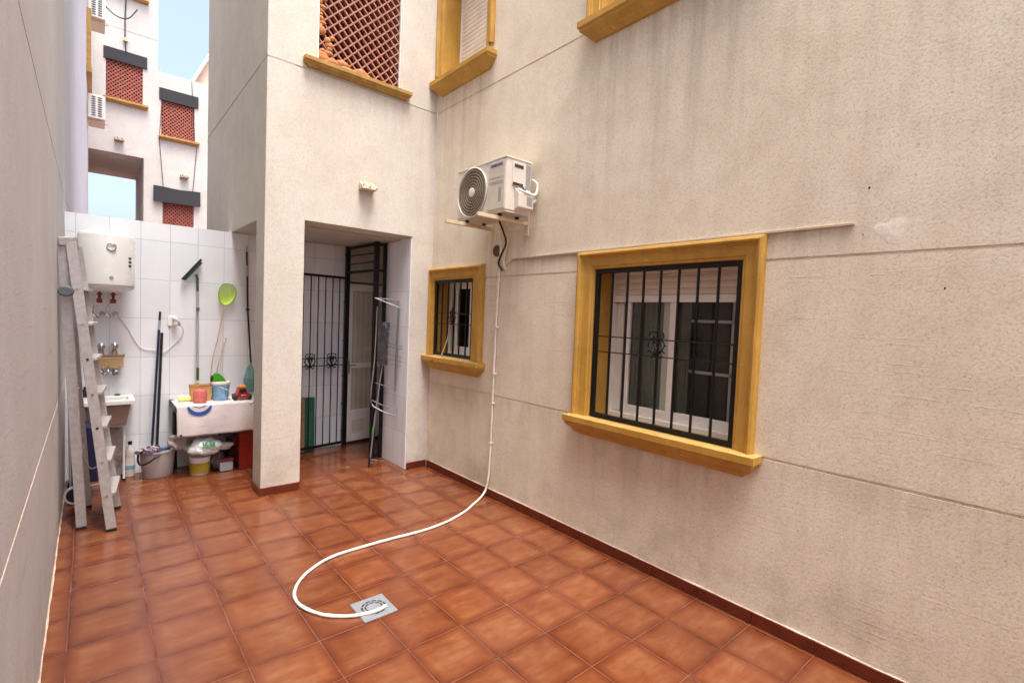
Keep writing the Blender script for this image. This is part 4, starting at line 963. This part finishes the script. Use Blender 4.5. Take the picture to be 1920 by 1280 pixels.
# things on the table
zt=TZ+.007
m=MB(); m.tube([(-.885,3.80,zt+.028),(-.765,3.80,zt+.028)],.026,16); tag(m.build('foam_roll',LEMON,None,smooth=True),'short pale yellow foam roll lying on the table','foam roll')
JR=thing('sieve_jar','pink lidded jar inside an amber wire basket on the table','jar',(-.71,3.68,zt))
m=MB(); m.lathe([(0,0),(.052,0),(.060,.02),(.062,.10),(.05,.125),(.02,.135),(0,.135)],(-.71,3.68,zt),'Z',24); m.build('jar',PINK,JR,smooth=True)
JB=thing('wire_basket','amber translucent basket standing behind the pink jar on the table','basket',(-.69,3.80,zt))
m=MB(); m.prism([(-.775,3.76,zt),(-.605,3.76,zt),(-.595,3.75,zt+.155),(-.785,3.75,zt+.155)],(0,.006,0)); m.prism([(-.775,3.85,zt),(-.605,3.85,zt),(-.595,3.86,zt+.155),(-.785,3.86,zt+.155)],(0,.006,0))
m.prism([(-.775,3.767,zt),(-.775,3.849,zt),(-.785,3.859,zt+.155),(-.785,3.757,zt+.155)],(.006,0,0)); m.prism([(-.611,3.767,zt),(-.611,3.849,zt),(-.601,3.859,zt+.155),(-.601,3.757,zt+.155)],(.006,0,0))
m.build('basket_walls',TANJ,JB)
m=MB(); m.tube([(-.785,3.75,zt+.158),(-.595,3.75,zt+.158),(-.595,3.866,zt+.158),(-.785,3.866,zt+.158)],.005,6,closed=True); m.build('rim',WICKD,JB)
BP=thing('small_bucket','small light blue translucent bucket on the table holding a green brush','bucket',(-.51,3.78,zt))
m=MB(); m.lathe([(0,0),(.070,0),(.074,.01),(.086,.165),(.092,.17),(.092,.185),(.086,.186),(.078,.16),(.066,.012),(0,.012)],(-.512,3.78,zt),'Z',32); m.build('body',SKYB,BP,smooth=True)
m=MB(); m.lathe([(.0925,.168),(.094,.178),(.0925,.19)],(-.512,3.78,zt),'Z',32); m.tube([(-.585,3.72,zt+.17),(-.50,3.686,zt+.13),(-.425,3.725,zt+.09)],.0035,6); m.build('rim_and_bail',HOSE,BP,smooth=True)
GB=thing('green_brush','bright green hand brush standing in the light blue bucket','brush',(-.54,3.78,zt+.17))
m=MB(); m.prism([(-.585,3.77,zt+.13),(-.585,3.77,zt+.25),(-.565,3.77,zt+.285),(-.535,3.77,zt+.285),(-.49,3.77,zt+.245),(-.455,3.77,zt+.19),(-.45,3.77,zt+.13)],(0,.045,0)); m.build('body',GREENB,GB,bevel=.012)
m=MB(); m.prism([(-.6,3.775,zt+.14),(-.603,3.775,zt+.24),(-.588,3.775,zt+.262),(-.586,3.775,zt+.14)],(0,.036,0)); m.build('bristles',BLKP,GB)
TC=thing('toy_truck','red and black toy truck with yellow cab roof on the table','toy',(-.32,3.7,zt))
m=MB(); m.prism([(-.385,3.64,zt+.022),(-.265,3.64,zt+.022),(-.262,3.64,zt+.07),(-.285,3.64,zt+.075),(-.292,3.64,zt+.125),(-.362,3.64,zt+.125),(-.372,3.64,zt+.075),(-.388,3.64,zt+.06)],(0,.13,0)); m.build('body',REDP,TC,bevel=.006)
MB().box(-.36,-.294,3.645,3.73,zt+.126,zt+.152).build('cab_roof',ORNG,TC,bevel=.010)
MB().box(-.355,-.298,3.6365,3.6395,zt+.082,zt+.116).build('windscreen',BLKP,TC)
MB().box(-.345,-.30,3.6365,3.6395,zt+.050,zt+.056).build('badge',HOSE,TC)
for x in (-.395,-.255):
    for y in (3.665,3.745): m=MB(); m.lathe([(0,-.014),(.026,-.014),(.03,-.008),(.03,.008),(.026,.014),(0,.014)],(x,y,zt+.030),'X',20); m.build('wheel',BLKP,TC,smooth=True)
# poles leaning on the tiles
SQ=thing('floor_squeegee','floor squeegee with green and black head up, leaning on the tiles','squeegee',(-.70,3.9,zt))
m=MB(); m.tube([(-.702,3.90,zt),(-.699,3.96,1.45),(-.700,3.975,1.87)],.0105,10); pl_=m.build('pole',POLEG,SQ,smooth=True)
MB().tube([(-.702,3.902,.93),(-.702,3.906,1.06)],.0125,10).build('grip',GREEND,pl_,smooth=True); MB().tube([(-.702,3.90,.90),(-.702,3.902,.925)],.0125,10).build('ring',LEMON,pl_,smooth=True)
MB().tube([(-.699,3.953,1.655),(-.699,3.955,1.69)],.016,10).build('clamp',DISC,pl_,smooth=True)
m=MB(); m.tube([(-.700,3.975,1.86),(-.702,3.975,1.99),(-.715,3.97,2.04)],.012,10); m.beam((-.822,3.965,1.972),(-.672,3.965,2.17),.030,.03,(0,1,0)); m.build('head',GREEND,SQ,bevel=.003)
m=MB(); m.beam((-.838,3.965,1.975),(-.672,3.965,2.198),.022,.042,(0,1,0)); m.build('rubber_blade',BLKP,SQ,bevel=.003)
NT=thing('fishing_net','lime green hand net on a bamboo handle leaning on the tiles','net',(-.6,3.85,zt))
m=MB(); m.tube(smooth_path([(-.60,3.84,zt),(-.575,3.89,1.10),(-.51,3.94,1.40),(-.462,3.96,1.68)],5),.006,8); m.build('handle',BAMB,NT,smooth=True)
pts=[(-.425+.084*math.sin(a)*(1-.12*math.cos(a)),3.955,1.845-.118*math.cos(a)) for a in [2*PI*k/36 for k in range(36)]]
pts=[(x-.02*max(0,(1.85-z))/.12,y,z) for x,y,z in pts]
m=MB(); m.tube(pts,.004,6,closed=True); m.build('hoop',GREENB,NT,smooth=True)
m=MB(); n=len(pts); rings=[pts]; 
for s_,dy in ((.93,.01),(.75,.026),(.5,.036),(.25,.041)): rings.append([( -.428+(x+.428)*s_,min(4.004,y+dy),1.80+(z-1.80)*s_) for x,y,z in pts])
for A,Bq in zip(rings,rings[1:]):
    for k in range(n): m.add([A[k],A[(k+1)%n],Bq[(k+1)%n],Bq[k]],[(0,1,2,3)])
m.add(rings[-1],[tuple(range(n))]); m.build('mesh_bag',NETM,NT,smooth=True)
m=MB(); m.tube([(-.58,3.86,zt),(-.50,3.93,1.14),(-.428,3.985,1.37)],.006,8); tag(m.build('stick',BAMB,None,smooth=True),'short brown stick leaning on the tiles right of the net handle','stick')
DU=thing('duster_pole','black telescopic pole with teal microfibre head, leaning behind the pillar','duster',(-.2,3.9,zt))
m=MB(); m.tube([(-.19,3.92,1.06),(-.222,3.965,1.68),(-.230,3.975,2.06)],.010,8); m.tube([(-.2335,3.98,2.18),(-.236,3.985,2.33)],.010,8); pl_=m.build('pole',BLKP,DU,smooth=True)
MB().tube([(-.230,3.975,2.06),(-.2335,3.98,2.18)],.0112,8).build('sleeve',POLEG,pl_,smooth=True); MB().tube([(-.236,3.985,2.33),(-.237,3.985,2.40)],.008,8).build('tip',GREYP,pl_,smooth=True); MB().lathe([(.02,-.01),(.02,.01)],(-.222,3.965,1.69),'Z',12).build('clamp',BLKP,pl_)
m=MB(); random.seed(12)
for k in range(120):
    a=random.random()*2*PI; q=.35+.65*random.random(); m.tube([(-.20,3.90,1.10),(-.212+.03*q*math.cos(a),3.87+.02*math.sin(a),1.05-.03*random.random()),(-.218+.062*q*math.cos(a),3.83+.035*q*math.sin(a),.93),(-.22+.06*q*math.cos(a),3.82+.035*q*math.sin(a),.775+.03*random.random())],.006,5)
m.build('microfibre_head',TEAL,DU)
# under the table
RC=thing('red_crate','orange-red plastic crate under the right end of the table','crate',(-.2,3.78,0))
def crate():
    m=MB(); x0,x1,y0,y1=-.36,-.045,3.60,3.95
    m.box(x0,x1,y0,y0+.008,0.004,.40); m.box(x0,x1,y1-.008,y1,0.004,.40); m.box(x0,x0+.008,y0+.008,y1-.008,.004,.40); m.box(x1-.008,x1,y0+.008,y1-.008,.004,.40); m.box(x0+.008,x1-.008,y0+.008,y1-.008,.004,.012)
    for z in (.05,.20,.36): m.box(x0-.006,x0-.0005,y0-.005,y1,z,z+.014); m.box(x0-.006,x1,y0-.007,y0-.0005,z,z+.014)
    for k in range(6): x=x0+.02+.055*k; m.box(x,x+.01,y0-.0065,y0-.0007,.064,.36)
    return m
crate().build('body',REDC,RC,bevel=.002)
WB_=blob('plastic_bag',BAGW,(-.685,3.60,.285),(.155,.10,.085),5,'shiny white carrier bag with green print on top of the tubs under the table','bag',amp=.12)
text('IEM',.075,simple('print_green',(30,120,66),.5),WB_,(-.655,3.497,.325),(PI/2-.5,0,0),'lettering',.001,.002)
blob('plastic_bag',BAGC,(-.86,3.72,.34),(.11,.09,.075),44,'crumpled clear bag wedged left of the white carrier bag','bag',amp=.2)
blob('plastic_bag',BAGD,(-.565,3.70,.12),(.085,.08,.12),48,'dark grey bag slumped between the tub and the small box','bag',amp=.15)
blob('plastic_bag',BAGD,(-.42,3.80,.37),(.10,.10,.06),49,'dark bag behind the white dish under the table','bag',amp=.15)
MT=thing('paint_tub','round tub with mustard label under the white carrier bag','tub',(-.71,3.62,0))
m=MB(); m.lathe([(0,.002),(.080,.002),(.086,.01),(.092,.165),(.096,.168),(.096,.185),(0,.188)],(-.71,3.66,0),'Z',32); m.build('body',ENAMEL,MT,smooth=True)
m=MB(); m.lathe([(.0885,.02),(.0935,.13)],(-.71,3.66,0),'Z',32,1,1,False); m.build('label_band',MUST,MT,smooth=True)
m=MB(); m.lathe([(0,.0),(.05,.0),(.075,.03),(.085,.045),(.08,.045),(.05,.008),(0,.008)],(-.50,3.60,.245),'Z',28); tag(m.build('dish',HOSE,None,smooth=True),'white dish tucked right of the white carrier bag','dish')
m=MB(); m.box(-.54,-.42,3.60,3.69,.004,.10); o=m.build('small_tub',RAIL,None,bevel=.006); tag(o,'small clear grey tub with dark red lid near the red crate','tub'); MB().box(-.545,-.415,3.595,3.695,.101,.13).build('lid',simple('lid_maroon',(110,36,44),.4),o,bevel=.004)
m=MB(); m.box(-.44,-.40,3.74,3.86,.004,.30) ; m.lathe([(.05,0),(.055,.24),(0,.245)],(-.48,3.80,.0),'Z',16); tag(m.build('dark_bottle',BLKP),'dark containers in the shade behind the small tub','bottle')
# ================================================================ step ladder
LD=thing('step_ladder','tall folded aluminium step ladder leaning against the grey wall','ladder',(-1.53,2.8,0))
def rail(p,q,name,wx=.062,wy=.024):
    m=MB(); m.beam(p,q,wx,wy,(0,1,0)); return m.build(name,STEEL_W,LD,bevel=.003)
Bf,Bt=(-1.442,2.507,.02),(-1.668,2.585,2.125); Cf,Ct=(-1.398,2.998,.02),(-1.640,2.93,2.125)
Af,At=(-1.612,2.665,.02),(-1.712,2.60,2.12); Df,Dt=(-1.583,3.151,.02),(-1.705,2.97,2.12)
for p,q in ((Bf,Bt),(Cf,Ct),(Af,At),(Df,Dt)): rail(p,q,'rail')
for k in range(1,8):
    t=k/8.3; a=Vector(Bf).lerp(Vector(Bt),t); b=Vector(Cf).lerp(Vector(Ct),t)
    m=MB(); m.beam(a+Vector((.012,.013,0)),b+Vector((.012,-.013,0)),.085,.022,(0,0,1)); m.build('tread',STEEL_W,LD,bevel=.003)
    m=MB(); m.lathe([(.009,0),(.009,-.004),(0,-.005)],a+Vector((0,-.0125,.0)),'Y',10); m.build('rivet',BLKP if k in (3,5) else STEEL,LD)
for k in (2,4,6,7):
    t=k/8.3; a=Vector(Af).lerp(Vector(At),t); b=Vector(Df).lerp(Vector(Dt),t); m=MB(); m.beam(a+Vector((0,.013,0)),b+Vector((0,-.013,0)),.03,.03,(0,0,1)); m.build('rung',STEEL_W,LD)
a=Vector((-1.695,2.568,1.775)); m=MB(); m.lathe([(.0,-.022),(.030,-.022),(.038,-.014),(.038,.0)],a,'Y',24,1.2,1); m.build('hinge_disc',DISC,LD,smooth=True)
m=MB(); m.beam((-1.735,2.585,2.12),(-1.632,2.59,2.135),.06,.03,(0,1,0)); m.beam((-1.69,2.6,2.12),(-1.67,2.92,2.12),.09,.02,(0,0,1)); m.build('top_cap',STEEL,LD,bevel=.004)
for p in (Bf,Cf,Af,Df): MB().box(p[0]-.032,p[0]+.032,p[1]-.015,p[1]+.015,.0,.022).build('rubber_foot',BLKP,LD,bevel=.003)
# stay wire and blue strap between the frames
m=MB(); m.tube(smooth_path([(-1.60,2.68,.55),(-1.56,2.72,.44),(-1.50,2.75,.48),(-1.47,2.72,.70)]),.005,6); m.build('stay_strap',GREYP,LD,smooth=True)
# shopping trolley behind ladder
TR=thing('shopping_trolley','navy shopping trolley with white wheels behind the step ladder','trolley',(-1.62,3.5,0))
for y in (3.30,3.62):
    m=MB(); m.lathe([(.062,-.012),(.076,-.012),(.078,0),(.076,.012),(.062,.012),(.062,-.012)],(-1.655,y,.079),'Y',32,1,1,False)
    w_=m.build('wheel',HOSE,TR,smooth=True); m=MB(); m.lathe([(0,-.011),(.063,-.009),(.063,.009),(0,.011)],(-1.655,y,.079),'Y',24); m.build('hub',NAVY,w_,smooth=True)
m=MB(); m.tube([(-1.655,3.30,.08),(-1.655,3.62,.08)],.006,6); m.tube([(-1.69,3.36,.08),(-1.70,3.38,1.0),(-1.70,3.56,1.0),(-1.69,3.58,.08)],.008,8); m.tube([(-1.66,3.36,.12),(-1.45,3.40,.12),(-1.45,3.56,.12),(-1.66,3.58,.12)],.007,8); m.tube([(-1.45,3.48,.12),(-1.45,3.48,.012)],.007,8); m.build('frame',POLEG,TR,smooth=True)
m=MB(); m.prism([(-1.69,3.37,.14),(-1.50,3.38,.14),(-1.52,3.39,.62),(-1.69,3.38,.70)],(0,.19,0)); m.build('bag',NAVY,TR,bevel=.02)
# stick in the small window
m=MB(); m.tube(smooth_path([(WX+.0,2.40,1.235),(WX-.01,2.385,1.30),(WX+.02,2.34,1.45),(WX+.03,2.29,1.66)],4),[.010]*5+[.008]*4+[.006]*4,8)
st=m.build('wooden_brush',BAMB,None,smooth=True); tag(st,'old wooden brush standing in the small barred window','brush')
m=MB(); m.tube([(WX+.03,2.29,1.64),(WX+.03,2.275,1.72),(WX+.03,2.255,1.80)],[.022,.026,.014],8); m.build('brush_head',RUST,st,smooth=True); MB().lathe([(0,-.018),(.012,0),(0,.018)],(WX-.115,2.41,1.23),'Z',10).build('tassel',COPP,st,smooth=True)
